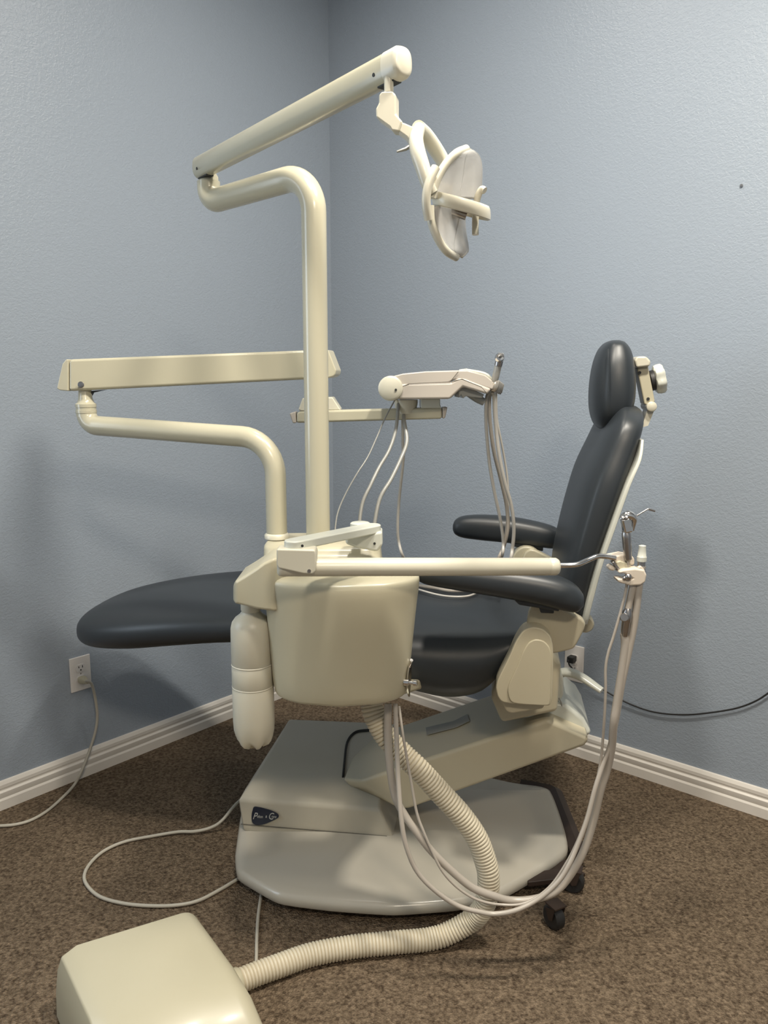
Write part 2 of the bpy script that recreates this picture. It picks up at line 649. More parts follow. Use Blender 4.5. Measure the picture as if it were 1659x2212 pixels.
nrm = -CW * .003
for body, size, lx, ly, sh, xs in (('P', .0290, 350, 1095, .45, .75), ('elton', .0125, 490, 1055, .3, .62), ('&', .0105, 735, 1055, .2, .7),
                               ('C', .0290, 815, 1100, .35, .72), ('rane', .0125, 915, 1055, .3, .62)):
    text_mesh('lettering', body, size, bpt(lx, ly, -.1602), CU, ZZ, M['silver'], badge, shear=sh, xs=xs)

# --- lift arm (sloping box from the base up to the seat column)
la = -.150
pa = [(.448, .440), (.548, .400), (.556, .392), (.545, .372), (.085, .158), (.045, .165), (-.03, .215), (-.045, .235)]
near = [CH(s, la, z) for s, z in pa]
mb = MB()
r0 = near
r1 = [CH(s, la - .004, z) for s, z in pa]
pb_ = pa[:6] + [(-.085, .185), (-.105, .205)]
mb.ring_loft([[CH(s, la, z) for s, z in pa], [CH(s, la + .055, z) for s, z in pb_], [CH(s, .15, z) for s, z in pb_]])
lift = obj('lift_arm', mb, M['tan'], chair, bevel=.012)
# top cover cap at the head end (paler, with seam)
capp = [(.36, .408), (.448, .452), (.500, .432), (.553, .403), (.565, .345 + .045), (.560, .372), (.52, .36), (.36, .36)]
lift_cap = obj('lift_arm_cap', MB().prism([CH(s, -.10, z) for s, z in [(.375, .418), (.45, .468), (.50, .462), (.545, .425), (.568, .385), (.550, .372), (.45, .40)]], CW * .25),
               M['pale'], chair, bevel=.014)
# dark slot around the lower end of the arm
mb = MB()
slot = [P2(800, 1583, .155), P2(768, 1590, .14), P2(750, 1608, .09), P2(744, 1640, .0), P2(741, 1670, -.06)]
slot = [CH((p - CO).dot(CU), (p - CO).dot(CW), 0) for p in slot]
def ztop(p):
    ww = (p - CO).dot(CW)
    return zE + .022 + (ww + .125) / .325 * (.245 - zE - .022)
slotp = [V((p.x, p.y, ztop(p) + .001)) for p in slot]
obj('slot_gap', MB().tube(catmull(slotp, 5), .0065, n=8, flat=.5), M['dark'], chair)
# faded print on the arm's upper face
def ontop(px, py):
    """point on the lift arm's sloping upper face"""
    n0 = V((CU * -(.448 + .045) * 0 + ZZ))
    d1 = (CH(.448, 0, .440) - CH(-.045, 0, .235)).normalized()
    nn = d1.cross(CW).normalized()
    d = ray(px, py)
    q = CH(.448, 0, .441)
    return CAM + d * ((q - CAM).dot(nn) / d.dot(nn))
pr = [ontop(920, 1572), ontop(980, 1558), ontop(1010, 1543), ontop(1014, 1558), ontop(985, 1572), ontop(922, 1588)]
up_n = (CH(.448, 0, .440) - CH(-.045, 0, .235)).normalized().cross(CW).normalized()
if up_n.z < 0: up_n = -up_n
obj('faded_print', MB().prism([p for p in pr], up_n * .001), M['smudge'], lift, flat=True)

# --- seat column / hinge covers
col = [(.33, .43), (.47, .47), (.475, .60), (.43, .66), (.34, .64), (.30, .50)]
obj('seat_column', MB().prism([CH(s, -.17, z) for s, z in col], CW * .34), M['tan'], chair, bevel=.012)
hp = [(.312, .575), (.318, .555), (.335, .545), (.444, .545), (.447, .56), (.448, .68), (.438, .715), (.415, .738), (.390, .738), (.366, .718), (.350, .675), (.335, .630)]
for sg in (-1, 1):
    mb = MB()
    hpx = [(1070, 1478), (1074, 1505), (1086, 1520), (1183, 1526), (1193, 1521), (1196, 1400), (1190, 1374), (1173, 1358), (1150, 1354), (1130, 1362), (1114, 1386), (1100, 1420)]
    hq = chaikin([P2(x, y, -.335) for x, y in hpx], 2, .2)
    if sg > 0: hq = [q + CW * .61 for q in hq]
    mb.prism(hq, CW * .06)
    hp = [((q - CO).dot(CU), q.z) for q in hq]
    hc = obj('hinge_cover', mb, M['tan'] if sg < 0 else M['cream'], chair, bevel=.016, seg=4)
    if sg < 0:
        c0 = V((.392, 0, .63))
        inner = [(.400 + (s - .392) * .76, .63 + (z - .63) * .84 - .010) for s, z in hp]
        obj('raised_panel', MB().prism([CH(s, -.339, z) for s, z in inner], CW * .02), M['tan'], hc, bevel=.0038, seg=4)
    lower = [(.322, .552), (.338, .522), (.352, .518), (.425, .535), (.43, .556)]
    obj('hinge_foot', MB().prism([CH(s, -.31 if sg < 0 else .16, z) for s, z in lower], CW * .15), M['tan'], chair, bevel=.006)
# backrest side brackets (cream, run back up into the shell)
bpx = [(1135, 1385), (1140, 1332), (1150, 1304), (1165, 1294), (1182, 1297), (1255, 1335), (1266, 1346), (1262, 1362), (1243, 1398), (1235, 1404), (1196, 1413), (1150, 1413)]
for sg in (-1, 1):
    bq = chaikin([P2(x, y, -.295) + CW * (0 if sg < 0 else .56) for x, y in bpx], 1, .2)
    obj('backrest_bracket', MB().prism(bq, CW * .03), M['tan'] if sg < 0 else M['cream'], chair, bevel=.008)
# --- seat cushion
st = [(-.868, .628, .598, .035), (-.860, .642, .583, .100), (-.83, .662, .568, .160), (-.77, .684, .564, .208), (-.66, .708, .574, .244), (-.52, .727, .597, .266),
      (-.37, .736, .616, .274), (-.20, .734, .620, .276), (-.08, .722, .580, .275), (.03, .716, .525, .278), (.12, .712, .497, .278), (.20, .712, .486, .278),
      (.28, .714, .510, .275), (.345, .714, .590, .265), (.39, .716, .640, .25), (.43, .712, .670, .22)]
rings = []
for s, zt, zb, hw in interp(st, 4):
    rings.append(sring(CH(s, 0, (zt + zb) / 2), CW * hw, ZZ * ((zt - zb) / 2), 2.6, 48))
seat = obj('seat_cushion', MB().ring_loft(rings), M['vinyl'], chair, sharp=70)
# underseat pan
obj('seat_pan', MB().prism([CH(s, -.18, z) for s, z in [(-.12, .60), (.0, .57), (.1, .55), (.30, .55), (.36, .60), (.3, .64), (-.1, .64)]], CW * .36), M['brown'], chair, bevel=.01)

# --- backrest cushion : stations along the back (s_front, s_rear, z, halfwidth)
bk = [(.470, .500, .700, .205), (.462, .520, .735, .225), (.462, .530, .80, .232), (.474, .545, .88, .238), (.492, .572, .97, .240), (.515, .600, 1.06, .236),
      (.543, .622, 1.13, .222), (.566, .638, 1.185, .208), (.582, .645, 1.215, .180), (.598, .645, 1.235, .13), (.612, .638, 1.243, .06)]
rings = []
for sf, sr, z, hw in interp(bk, 4):
    # cross-section tilted with the back's lean
    cpt = CH((sf + sr + .010) / 2, 0, z)
    lean = (CU + ZZ * -.26).normalized()
    rings.append(sring(cpt, CW * hw, lean * ((sr + .010 - sf) / 2), 3.6, 56))
backc = obj('backrest_cushion', MB().ring_loft(rings), M['vinyl'], chair, sharp=70)
# rear shell
sh = [(.510, .532, .722, .228), (.514, .536, .745, .233), (.524, .546, .80, .236), (.543, .562, .88, .240), (.568, .588, .97, .240), (.597, .614, 1.06, .236), (.624, .637, 1.12, .222), (.634, .645, 1.165, .195)]
rings = []
for sf, sr, z, hw in interp(sh, 4):
    rings.append(sring(CH((sf + sr) / 2, 0, z), CW * hw, CU * ((sr - sf) / 2), 5, 40))
obj('backrest_shell', MB().ring_loft(rings), M['pale'], chair, sharp=50)

# --- headrest
hr = [(.570, .600, 1.178, .055), (.556, .622, 1.190, .090), (.546, .636, 1.215, .116), (.541, .645, 1.25, .126), (.541, .646, 1.295, .126), (.546, .641, 1.340, .118),
      (.556, .632, 1.375, .102), (.570, .618, 1.395, .085), (.583, .606, 1.402, .045)]
rings = []
for sf, sr, z, hw in interp(hr, 4):
    rings.append(sring(CH((sf + sr) / 2 - .004, 0, z), CW * hw, CU * ((sr - sf) / 2), 2.9, 44))
head = obj('headrest', MB().ring_loft(rings), M['vinyl'], chair, sharp=70)
obj('seam', MB().tube(catmull([CH(.563, -.108, 1.378), CH(.563, -.128, 1.345), CH(.565, -.1345, 1.28)], 5), .0016, n=6), M['vinyl'], head)
# bracket behind the headrest
hb = thing
mb = MB()
def hpp(lst, wn): return [CH(s, wn, z) for s, z in lst]
mb.prism(hpp([(.636, 1.352), (.642, 1.362), (.664, 1.362), (.676, 1.350), (.674, 1.338), (.642, 1.334)], -.045), CW * .09)
arm1 = obj('headrest_bracket', mb, M['cream_light'], chair, bevel=.005)
mb = MB().prism(hpp([(.645, 1.335), (.672, 1.340), (.694, 1.250), (.684, 1.240), (.668, 1.243)], -.03), CW * .06)
obj('headrest_link', mb, M['cream'], chair, bevel=.004)
for s, z in ((.652, 1.322), (.676, 1.257)):
    obj('screw', MB().lathe([(.004, 0), (.004, .002)], CH(s, -.031, z), -CW, n=12), M['dark'], arm1)
mb = MB().lathe([(.010, -.045), (.0125, -.043), (.0125, .043), (.010, .045)], CH(.684, 0, 1.238), CW, n=20)
mb.prism(hpp([(.678, 1.235), (.694, 1.232), (.680, 1.19), (.664, 1.185)], -.03), CW * .06)
obj('headrest_joint', mb, M['cream_light'], chair)
kc = CH(.700, 0.0, 1.305)
kax = (CU * .97 + ZZ * .22).normalized()
a_ = kax.orthogonal().normalized(); b_ = kax.cross(a_)
def knobring(r, h, k=.06):
    return [kc + kax * h + (a_ * math.cos(t) + b_ * math.sin(t)) * r * (1 + k * math.cos(7 * t)) for t in [2 * PI * q / 56 for q in range(56)]]
obj('headrest_knob', MB().ring_loft([knobring(.030, -.006, .0), knobring(.034, -.004), knobring(.036, .004), knobring(.036, .013), knobring(.032, .018), knobring(.02, .019, 0)]), M['pale'], chair, sharp=40)
obj('knob_collar', MB().lathe([(.026, -.016), (.026, -.004)], kc, kax, n=24), M['black'], chair)

# --- armrests
def armrest(sg):
    wc = .325 * sg
    stt = [(.172, .858, .842, .014), (.180, .874, .828, .028), (.205, .886, .818, .036), (.26, .891, .812, .040), (.34, .888, .806, .041), (.42, .876, .798, .040), (.475, .862, .792, .037),
           (.497, .850, .797, .028), (.507, .838, .806, .016)] if sg > 0 else \
          [(.125, .868, .850, .014), (.132, .878, .840, .026), (.16, .884, .832, .034), (.23, .884, .822, .039), (.32, .880, .810, .041), (.40, .872, .798, .042), (.455, .860, .786, .040),
           (.488, .842, .782, .033), (.504, .822, .795, .018)]
    rings = []
    for s, zt, zb, hw in interp(stt, 4):
        rings.append(sring(CH(s, wc, (zt + zb) / 2), CW * hw, ZZ * ((zt - zb) / 2), 2.5, 28))
    a = obj('armrest', MB().ring_loft(rings), M['vinyl'], chair, sharp=75)
    mb = MB().prism([CH(s, wc - .02, z) for s, z in [(.345, .812), (.36, .797), (.45, .785), (.45, .80)]], CW * .04)
    mb.prism([CH(s, wc - .008 * sg - .012, z) for s, z in [(.40, .805), (.44, .80), (.44, .775), (.41, .775)]], CW * .024)
    obj('armrest_mount', mb, M['vinyl'], a, bevel=.003)
    return a
armrest(-1)
armrest(1)
# round hinge housing under the far armrest
mb = MB().prism([CH(.40 + .045 * math.cos(t), .275, .755 + .05 * math.sin(t)) for t in [2 * PI * k / 28 for k in range(28)]], CW * .07)
hh = obj('hinge_housing', mb, M['cream'], chair, bevel=.006)
obj('pivot_cap', MB().lathe([(.014, 0), (.014, .003), (.012, .004)], CH(.40, .275, .765), -CW, n=20), M['cream_light'], hh)
# round release knob behind the back hinge
obj('recline_knob', MB().lathe([(.018, -.02), (.022, -.014), (.022, .014), (.018, .02)], CH(.530, -.15, .703), CW, n=24), M['tan'], chair)
# foot-operated / swivel lever
lp = [P2(1190, 1462, -.05), P2(1222, 1452, -.07), P2(1255, 1462, -.09), P2(1300, 1492, -.12)]
lp = catmull(lp, 6)
obj('release_lever', MB().tube(lp, lambda t: .0135 - .006 * t, n=14, flat=1.7), M['pale'], chair)
obj('lever_pivot', MB().prism([P2(x, y, -.09) for x, y in [(1192, 1470), (1205, 1440), (1217, 1462), (1219, 1500), (1208, 1520), (1188, 1525)]], CW * .10), M['pale'], chair, bevel=.008)
obj('thin_cable', MB().tube(catmull([P2(1207, 1508, -.1), P2(1213, 1520, -.1), P2(1212, 1535, -.09), P2(1202, 1530, -.08)], 5), .0018, n=6), M['hose_grey'], chair)

# ================================================================== DOLLY under the base
dolly = thing('transport_dolly', (CH(.1, -.05, 0).x, CH(.1, -.05, 0).y, 0), 'black low steel dolly with casters under the cream chair base', 'dolly')
dp = [(-.30, -.20), (.38, -.24), (.48, -.05), (.56, .02), (.545, .33), (.43, .36), (-.32, .26)]
obj('deck', MB().prism([CH(s, ww, .004) for s, ww in [(-.22, -.27), (.22, -.27), (.36, -.12), (.40, .2), (-.3, .22), (-.3, -.15)]], ZZ * .022), M['brown'], dolly, bevel=.003)
# tall black corner rail that shows beyond the plate's right end
mb = MB()
pr = [atz(1118, 1688, .055), atz(1150, 1694, .055), atz(1190, 1702, .055), atz(1206, 1722, .055), atz(1226, 1790, .055), atz(1244, 1842, .055)]
pr = [V((p.x + .012, p.y + .006, .046)) for p in pr]
obj('edge_rail', MB().tube(fillet([pr[0], pr[2], pr[5]], .03), .014, n=4, flat=1.6), M['brown'], dolly)
def caster(px, py, ang):
    g = atz(px, py, 0)
    r = .030
    ax = V((math.cos(ang), math.sin(ang), 0))
    c = V((g.x, g.y, r))
    wh = obj('wheel', MB().lathe([(.008, -.013), (r - .005, -.013), (r, -.008), (r, .008), (r - .005, .013), (.008, .013)], c, ax, n=28), M['black'], dolly, sharp=35)
    obj('hub', MB().lathe([(.006, -.013), (.008, -.012), (.008, .012), (.006, .013)], c, ax, n=14), M['steel'], wh)
    fwd = V((-ax.y, ax.x, 0))
    mb = MB()
    for q in (-1, 1):
        mb.prism([c + ax * (q * .016) + ZZ * -.004, c + ax * (q * .016) + fwd * .012 + ZZ * .022, c + ax * (q * .016) - fwd * .02 + ZZ * .034, c + ax * (q * .016) - fwd * .012], ax * .002 * q)
    mb.box(c + ZZ * .034 - fwd * .005, ax * .018, fwd * .018, ZZ * .002)
    obj('fork', mb, M['brown'], dolly)
caster(1196, 2003, .5)
caster(1236, 1925, 1.2)
obj('crossbar', MB().box(V((atz(1180, 1900, .03).x, atz(1180, 1900, .03).y, .036)), V((.055, .01, 0)), V((-.003, .02, 0)), ZZ * .007), M['brown'], dolly, bevel=.002)
obj('crossbar', MB().box(V((atz(1225, 1895, .03).x, atz(1225, 1895, .03).y + .02, .030)), V((.03, .02, 0)), V((-.02, .03, 0)), ZZ * .005), M['brown'], dolly, bevel=.002)

# ================================================================== UTILITY CABINET
cab = thing('utility_cabinet', (-.09, 1.7, .60), 'rounded cream utility cabinet with a white bottle under its left wing', 'cabinet')
def cabring(z, xl, xr, yf, yb, bulge=.05, n=44, e=5.0):
    out = []
    cx, cy = (xl + xr) / 2, (yf + yb) / 2
    hx, hy = (xr - xl) / 2, (yb - yf) / 2
    for k in range(n):
        t = 2 * PI * k / n
        ct, s_ = math.cos(t), math.sin(t)
        x = math.copysign(abs(ct) ** (2 / e), ct)
        y = math.copysign(abs(s_) ** (2 / e), s_)
        yy = cy + hy * y
        if y < 0:
            yy -= bulge * (1 - x * x) * (-y)
        out.append(V((cx + hx * x, yy, z)))
    return out
cr = [(.640, -.212, .030, 1.60, 1.75, .040), (.645, -.228, .046, 1.585, 1.78, .045), (.665, -.237, .053, 1.58, 1.79, .05), (.75, -.243, .061, 1.578, 1.79, .052),
      (.84, -.248, .069, 1.575, 1.76, .055), (.885, -.250, .073, 1.572, 1.70, .055), (.903, -.250, .073, 1.574, 1.675, .053), (.909, -.244, .067, 1.584, 1.66, .045)]
mb = MB().ring_loft([cabring(*c, e=6.5) for c in interp(cr, 3)])
obj('cabinet_body', mb, M['cream'], cab, sharp=50)
cr2 = [(.88, -.262, .006, 1.60, 1.84, .03), (.90, -.262, -.002, 1.61, 1.84, .02), (.915, -.262, -.005, 1.635, 1.84, .01), (.930, -.264, -.006, 1.660, 1.84, .0), (.945, -.264, -.007, 1.672, 1.84, .0), (.950, -.258, -.010, 1.682, 1.835, .0)]
obj('cabinet_top', MB().ring_loft([cabring(*c) for c in interp(cr2, 3)]), M['cream'], cab, sharp=50)
# left wing holding the bottle
wsec = []
for px, pt, pb2, yf in ((504, 1262, 1300, 1.585), (508, 1256, 1305, 1.572), (530, 1243, 1310, 1.568), (553, 1228, 1316, 1.562), (572, 1214, 1319, 1.556), (590, 1207, 1321, 1.556), (606, 1205, 1322, 1.566), (640, 1215, 1322, 1.60)):
    f1, f2 = at(px, pt, yf), at(px, pb2, yf)
    wsec.append([f1, f1.lerp(f2, .5) + V((0, -.001, 0)), f2, f2 + V((0, .13, 0)), f1 + V((0, .13, 0))])
obj('bottle_wing', MB().ring_loft(wsec), M['cream'], cab, bevel=.011, seg=4)
# seamless under-dome (cuspidor joint) and mounting arm
dc = at(712, 1540, 1.715)
obj('swivel_joint', MB().lathe([(.02, -.05), (.062, -.048), (.075, -.038), (.080, -.022), (.080, .02)], V((dc.x, 1.715, .652)), ZZ, n=40), M['head'], cab, sharp=60)
obj('mounting_arm', MB().prism([V((-.06, 1.70, .595)), V((.02, 1.70, .595)), V((.17, 2.05, .50)), V((.06, 2.05, .50))], ZZ * .028), M['tan'], cab, bevel=.008)
# side valve and recess on the cabinet's right edge
vc = at(879, 1474, 1.585)
obj('valve', MB().lathe([(.0075, -.006), (.0075, .004), (.004, .005), (.004, .013), (.0062, .014), (.0062, .021), (.004, .022)], vc, V((1, -.25, 0)), n=18), M['chrome'], cab, sharp=35)
rc = catmull([at(886, 1424, 1.60), at(880, 1450, 1.585), at(878, 1480, 1.583), at(882, 1505, 1.59), at(884, 1480, 1.60), at(886, 1450, 1.605)], 4, closed=True)
obj('side_plate', MB().prism(rc, V((.003, -.002, 0))), M['chrome'], cab)
obj('toggle', MB().tube([at(884, 1440, 1.59), at(887, 1430, 1.585), at(889, 1426, 1.58)], .0035, n=10), M['chrome'], cab)

# water bottle
bt = at(541, 1320, 1.62)
bottle = thing('water_bottle', (bt.x, 1.625, at(541, 1618, 1.62).z), 'milky white plastic water bottle hanging beneath the cream cabinet wing', 'bottle')
zt = at(541, 1312, 1.625).z
zb = at(541, 1612, 1.625).z
Hh = zt - zb
prof = [(0, 1.0), (.018, 1.0), (.019, .975), (.024, .955), (.034, .93), (.0405, .90), (.0435, .86), (.044, .80), (.044, .62), (.0432, .615), (.0432, .600), (.044, .595), (.0443, .46), (.0436, .455), (.0436, .445), (.0443, .44),
        (.0445, .20), (.0435, .13), (.040, .08), (.036, .045), (.030, .02), (.018, .0), (.0, .004)]
n = 60
rings = []
for r, h in prof[1:-1]:
    rg = []
    for k in range(n):
        t = 2 * PI * k / n
        lobe = max(0, (.16 - h) / .16)
        rr = r * (1 + .07 * lobe * .55 * math.cos(6 * t + .5))
        zz = zb + Hh * h + lobe * .012 * (1 - math.cos(6 * t + .5)) * .45
        rg.append(V((bt.x + rr * math.cos(t), 1.625 + rr * math.sin(t), zz)))
    rings.append(rg)
obj('bottle_body', MB().ring_loft(rings), M['bottle'], bottle, sharp=80)
obj('bottle_neck', MB().lathe([(.019, -.004), (.021, .0), (.021, .02), (.019, .026)], V((bt.x, 1.625, zt - .004)), ZZ, n=28), M['cream_light'], bottle)
for hh_ in (.607, .450):
    obj('moulded_ring', MB().lathe([(.0435, -.0016), (.0448, 0), (.0435, .0016)], V((bt.x, 1.625, zb + Hh * hh_)), ZZ, n=48, caps=False), M['ring'], bottle)

# ================================================================== OVERHEAD LAMP
P2x = at(687, 1130, 1.72)
lampo = thing('overhead_lamp', (P2x.x, 1.72, .95), 'tall cream post and arms carrying the operating lamp above the chair', 'lamp')
ptop = at(668, 372, 1.72)
pend = at(452, 437, 1.93)
pl_z = ptop.z
pend.z = at(455, 437, 1.93).z
path = [V((P2x.x, 1.72, .948)), V((P2x.x, 1.72, pl_z)), V((pend.x, pend.y, pend.z))]
# arm root: the elbow comes out of the upright near its top
path.append(V((pend.x, pend.y, pend.z + .045)))
postpath = fillet(path, [.075, .030], 12)
obj('post', MB().tube(postpath, .0262, n=28), M['cream_metal'], lampo)
cz = at(458, 400, 1.93)
obj('collar', MB().lathe([(.0245, -.012), (.0245, -.006), (.0225, .0), (.0225, .010), (.019, .016), (.012, .02)], V((pend.x, 1.93, pend.z + .045)), ZZ, n=28), M['cream_metal'], lampo, sharp=50)
obj('pin', MB().lathe([(.0095, 0), (.0085, .045)], V((pend.x, 1.93, pend.z + .055)), ZZ, n=16), M['cream_metal'], lampo)
# spring arm
A0 = at(428, 366, 1.935)
A1 = at(873, 132, 1.39)
dd = (A1 - A0).normalized()
upv = (ZZ - dd * dd.z).normalized()
sdv = dd.cross(upv)
def armring(p, a, b): return sring(p, upv * a, sdv * b, 2.6, 32)
L = (A1 - A0).length
rr_ = []
for q, a, b in ((0, .012, .009), (.003, .020, .016), (.010, .0245, .0195), (L - .035, .0245, .0195)):
    rr_.append(armring(A0 + dd * q, a, b))
sa = obj('spring_arm', MB().ring_loft(rr_), M['cream_metal'], lampo, sharp=60)
rr_ = []
for q, a, b in ((L - .036, .0252, .0202), (L - .008, .0252, .0202), (L - .001, .0225, .018), (L + .001, .017, .013)):
    rr_.append(armring(A0 + dd * q, a, b))
obj('end_cap', MB().ring_loft(rr_), M['cream_light'], lampo, sharp=60)
for q in (.03, L - .055):
    c = A0 + dd * q - upv * .008 - sdv * 0
    for sg in (1, -1):
        if (sdv * sg).y < 0:
            obj('screw', MB().lathe([(.0032, 0), (.0032, .0012)], c + sdv * sg * .0186, sdv * sg, n=12), M['dark'], sa)
for q in (.022, L - .05):
    c = A0 + dd * (q + .012) - upv * .0215
    obj('slot', MB().box(c, dd * .020, sdv * .009, upv * .0042), M['dark'], sa)

# lamp head ----------------------------------------------------------
YL = 1.405
def al(px, py, dy=0.0): return at(px, py, YL + dy)
obj('stem', MB().lathe([(.0078, 0), (.0078, .040)], al(840, 200), ZZ, n=18), M['cream_light'], lampo)
blk = [(824, 197), (848, 196), (855, 205), (855, 246), (869, 262), (861, 284), (846, 282), (841, 274), (812, 253), (811, 235), (818, 222), (818, 205)]
obj('knuckle', MB().prism([al(x, y, -.013) for x, y in blk], (0.006, .026, 0)), M['cream_light'], lampo, bevel=.003)
lk = [(869, 263), (897, 275), (912, 292), (902, 312), (885, 306), (878, 296), (860, 283)]
obj('tilt_link', MB().prism([al(x, y, -.011) for x, y in lk], (0, .022, 0)), M['cream_light'], lampo, bevel=.003)
# fork: near and far legs
fkn = catmull([al(906, 276, -.008), al(899, 300, -.03), al(903, 330, -.045), al(914, 365, -.052), al(924, 398, -.054), al(934, 418, -.052)], 6)
obj('fork', MB().tube(fkn, lambda t: .0095 + .003 * math.sin(PI * t), n=16, up=(0, 1, 0), flat=1.0), M['cream_light'], lampo)
fkf = catmull([al(903, 274, .0), al(918, 290, .03), al(938, 318, .052), al(955, 345, .062), al(968, 372, .062)], 6)
obj('fork', MB().tube(fkf, lambda t: .011 + .002 * math.sin(PI * t), n=16, up=(0, 1, 0), flat=1.0), M['cream_light'], lampo)
obj('lock_lever', MB().tube([al(891, 312, -.005), al(876, 322, -.008), al(857, 328, -.012)], lambda t: .0042 - .0025 * t, n=8), M['hose_grey'], lampo)


def lobe(N_, R_, F_, back):
    """one leaf-shaped reflector petal: cream rim and shell, frosted reflector folded along its ridge, clear shield"""
    m_ = len(N_)
    def curve(px_, sgn_, k=.048):
        pts_ = []
        for i, (x, y) in enumerate(px_):
            t = i / (m_ - 1)
            pts_.append(al(x, y, sgn_ * k * math.sqrt(max(0.0, 1 - t ** 2.2))))
        return catmull(pts_, 5)
    n_, r_, f_ = curve(N_, -1), curve(R_, .35), curve(F_, 1)
    bk_ = V((-.007, .006, 0)) * 1.0
    rings = []
    for i in range(len(n_)):
        rings.append([n_[i], n_[i].lerp(r_[i], .5) + bk_ * .3, r_[i], r_[i].lerp(f_[i], .5) + bk_ * .3, f_[i],
                      f_[i] + bk_, r_[i].lerp(f_[i], .5) + bk_ * 1.6, r_[i] + bk_ * 1.6, n_[i].lerp(r_[i], .5) + bk_ * 1.6, n_[i] + bk_])
    shell_ = obj('reflector_shell', MB().ring_loft(rings), M['cream_light'], lampo, sharp=35)
    lift_ = V((.0022, -.0016, 0))
    rings = []
    for i in range(len(n_)):
        rings.append([n_[i] + lift_, n_[i].lerp(r_[i], .5) + bk_ * .3 + lift_, r_[i] + lift_, r_[i].lerp(f_[i], .5) + bk_ * .3 + lift_, f_[i] + lift_,
                      f_[i] + lift_ * .3, r_[i] + lift_ * .3, n_[i] + lift_ * .3])
    obj('reflector', MB().ring_loft(rings), M['reflector'], shell_, sharp=35)
    obj('rim', MB().tube([p + V((-.004, -.001, 0)) for p in n_], .0068, n=14), M['cream_light'], shell_)
    obj('ridge', MB().tube([p + lift_ for p in r_], .0009, n=8), M['hose_grey'], shell_)
    obj('rim', MB().tube(f_, .0016, n=10), M['cream_light'], shell_)
    rings = []
    for i in range(len(n_)):
        sec = []
        for q in range(9):
            t = q / 8
            kk = math.sqrt(1 - i / (len(n_) - 1))
            sec.append(n_[i].lerp(f_[i], t) + V((.003 + .014 * kk * math.sin(PI * t), -.010 * kk * math.sin(PI * t) - .001, 0)))
        for q in range(8, -1, -1):
            t = q / 8
            sec.append(n_[i].lerp(f_[i], t) + V((.002 + .0128 * kk * math.sin(PI * t), -.0088 * kk * math.sin(PI * t), 0)))
        rings.append(sec)
    obj('clear_shield', MB().ring_loft(rings), M['clear'], lampo, sharp=60)


lobe([(938, 428), (944, 402), (955, 376), (972, 350), (992, 331), (1012, 322)], [(989, 430), (994, 402), (998, 376), (1001, 350), (1006, 333), (1014, 323)],
     [(1036, 428), (1038, 402), (1039, 378), (1038, 354), (1031, 334), (1016, 323)], 1)
lobe([(934, 445), (937, 478), (946, 505), (958, 528), (972, 545), (990, 556)], [(992, 455), (987, 482), (981, 508), (978, 530), (981, 546), (993, 556)],
     [(1003, 462), (1003, 490), (1006, 512), (1009, 530), (1009, 544), (998, 556)], 1)
# horizontal band round the head: elongated ring
bc0 = al(995, 446, 0)
e1 = (al(1058, 462, -.012) - al(934, 428, -.012)) * .5
bandc = (al(1058, 462, -.012) + al(934, 428, -.012)) * .5
bandup = V((-.12, -.15, 1)).normalized()
e2 = bandup.cross(e1).normalized() * .052
if e2.y > 0: e2 = -e2
def bandring(k, h):
    return [bandc + e1 * k * math.copysign(abs(math.cos(t)) ** .85, math.cos(t)) + e2 * (k - .0) * math.copysign(abs(math.sin(t)) ** .85, math.sin(t)) + bandup * h for t in [2 * PI * q / 48 for q in range(48)]]
mb = MB()
R_ = [bandring(1.0, -.010), bandring(1.02, -.004), bandring(1.02, .006), bandring(.985, .0105), bandring(.93, .0105), bandring(.90, .004), bandring(.90, -.008), bandring(.94, -.0115)]
R_.append(R_[0])
mb.ring_loft(R_, False, False)
band = obj('head_band', mb, M['cream_light'], lampo, sharp=55)
mb = MB().ring_loft([bandring(.90, -.004), bandring(.90, .0), ], True, True)
obj('bulb_tray', MB().box(bandc + bandup * -.003, e1 * .72, e2 * .35, bandup * .004), M['head'], lampo, bevel=.002)
obj('bulb_cover', MB().tube([bandc - e1 * .35 - bandup * .012, bandc + e1 * .15 - bandup * .014], .007, n=12), M['steel'], lampo)
# grab handles
hn = catmull([al(941, 362, -.062), al(930, 385, -.068), al(922, 415, -.07), al(921, 445, -.068), al(926, 475, -.062)], 6)
obj('grab_handle', MB().tube(hn, .0072, n=16), M['cream_light'], lampo)
hf = catmull([al(1047, 412, .0), al(1041, 409, .003), al(1034, 420, .006), al(1029, 440, .012), al(1027, 475, .014), al(1027, 507, .012)], 6)
obj('grab_handle', MB().tube(hf, .0058, n=16), M['cream_light'], lampo)

# ================================================================== DELIVERY ARM (left)
p1 = at(598, 1150, 1.765)
dela = thing('delivery_arm', (p1.x, 1.765, .95), 'cream bent tube and long box arm reaching left from the cabinet', 'arm')
yl = 1.93
up1 = V((p1.x, 1.765, .95))
q0 = at(590, 948, 1.765)
q1 = at(188, 918, yl)
path = fillet([up1, V((p1.x, 1.765, q0.z)), V((q1.x, q1.y, q1.z)), V((q1.x, q1.y, q1.z + .045))], [.085, .032], 10)
obj('bent_tube', MB().tube(path, .0235, n=28), M['cream_metal'], dela)
obj('base_ring', MB().lathe([(.024, -.004), (.028, -.002), (.028, .006), (.024, .010)], up1 + ZZ * .004, ZZ, n=32), M['cream_light'], dela, sharp=50)
zc = at(181, 880, yl).z
obj('swivel_collar', MB().lathe([(.0235, -.012), (.0235, -.004), (.0245, -.003), (.0245, .004), (.022, .005), (.022, .010), (.0245, .011), (.0245, .018), (.020, .022), (.0165, .030), (.014, .060)], V((q1.x, yl, zc - .010)), ZZ, n=32), M['cream_metal'], dela, sharp=40)
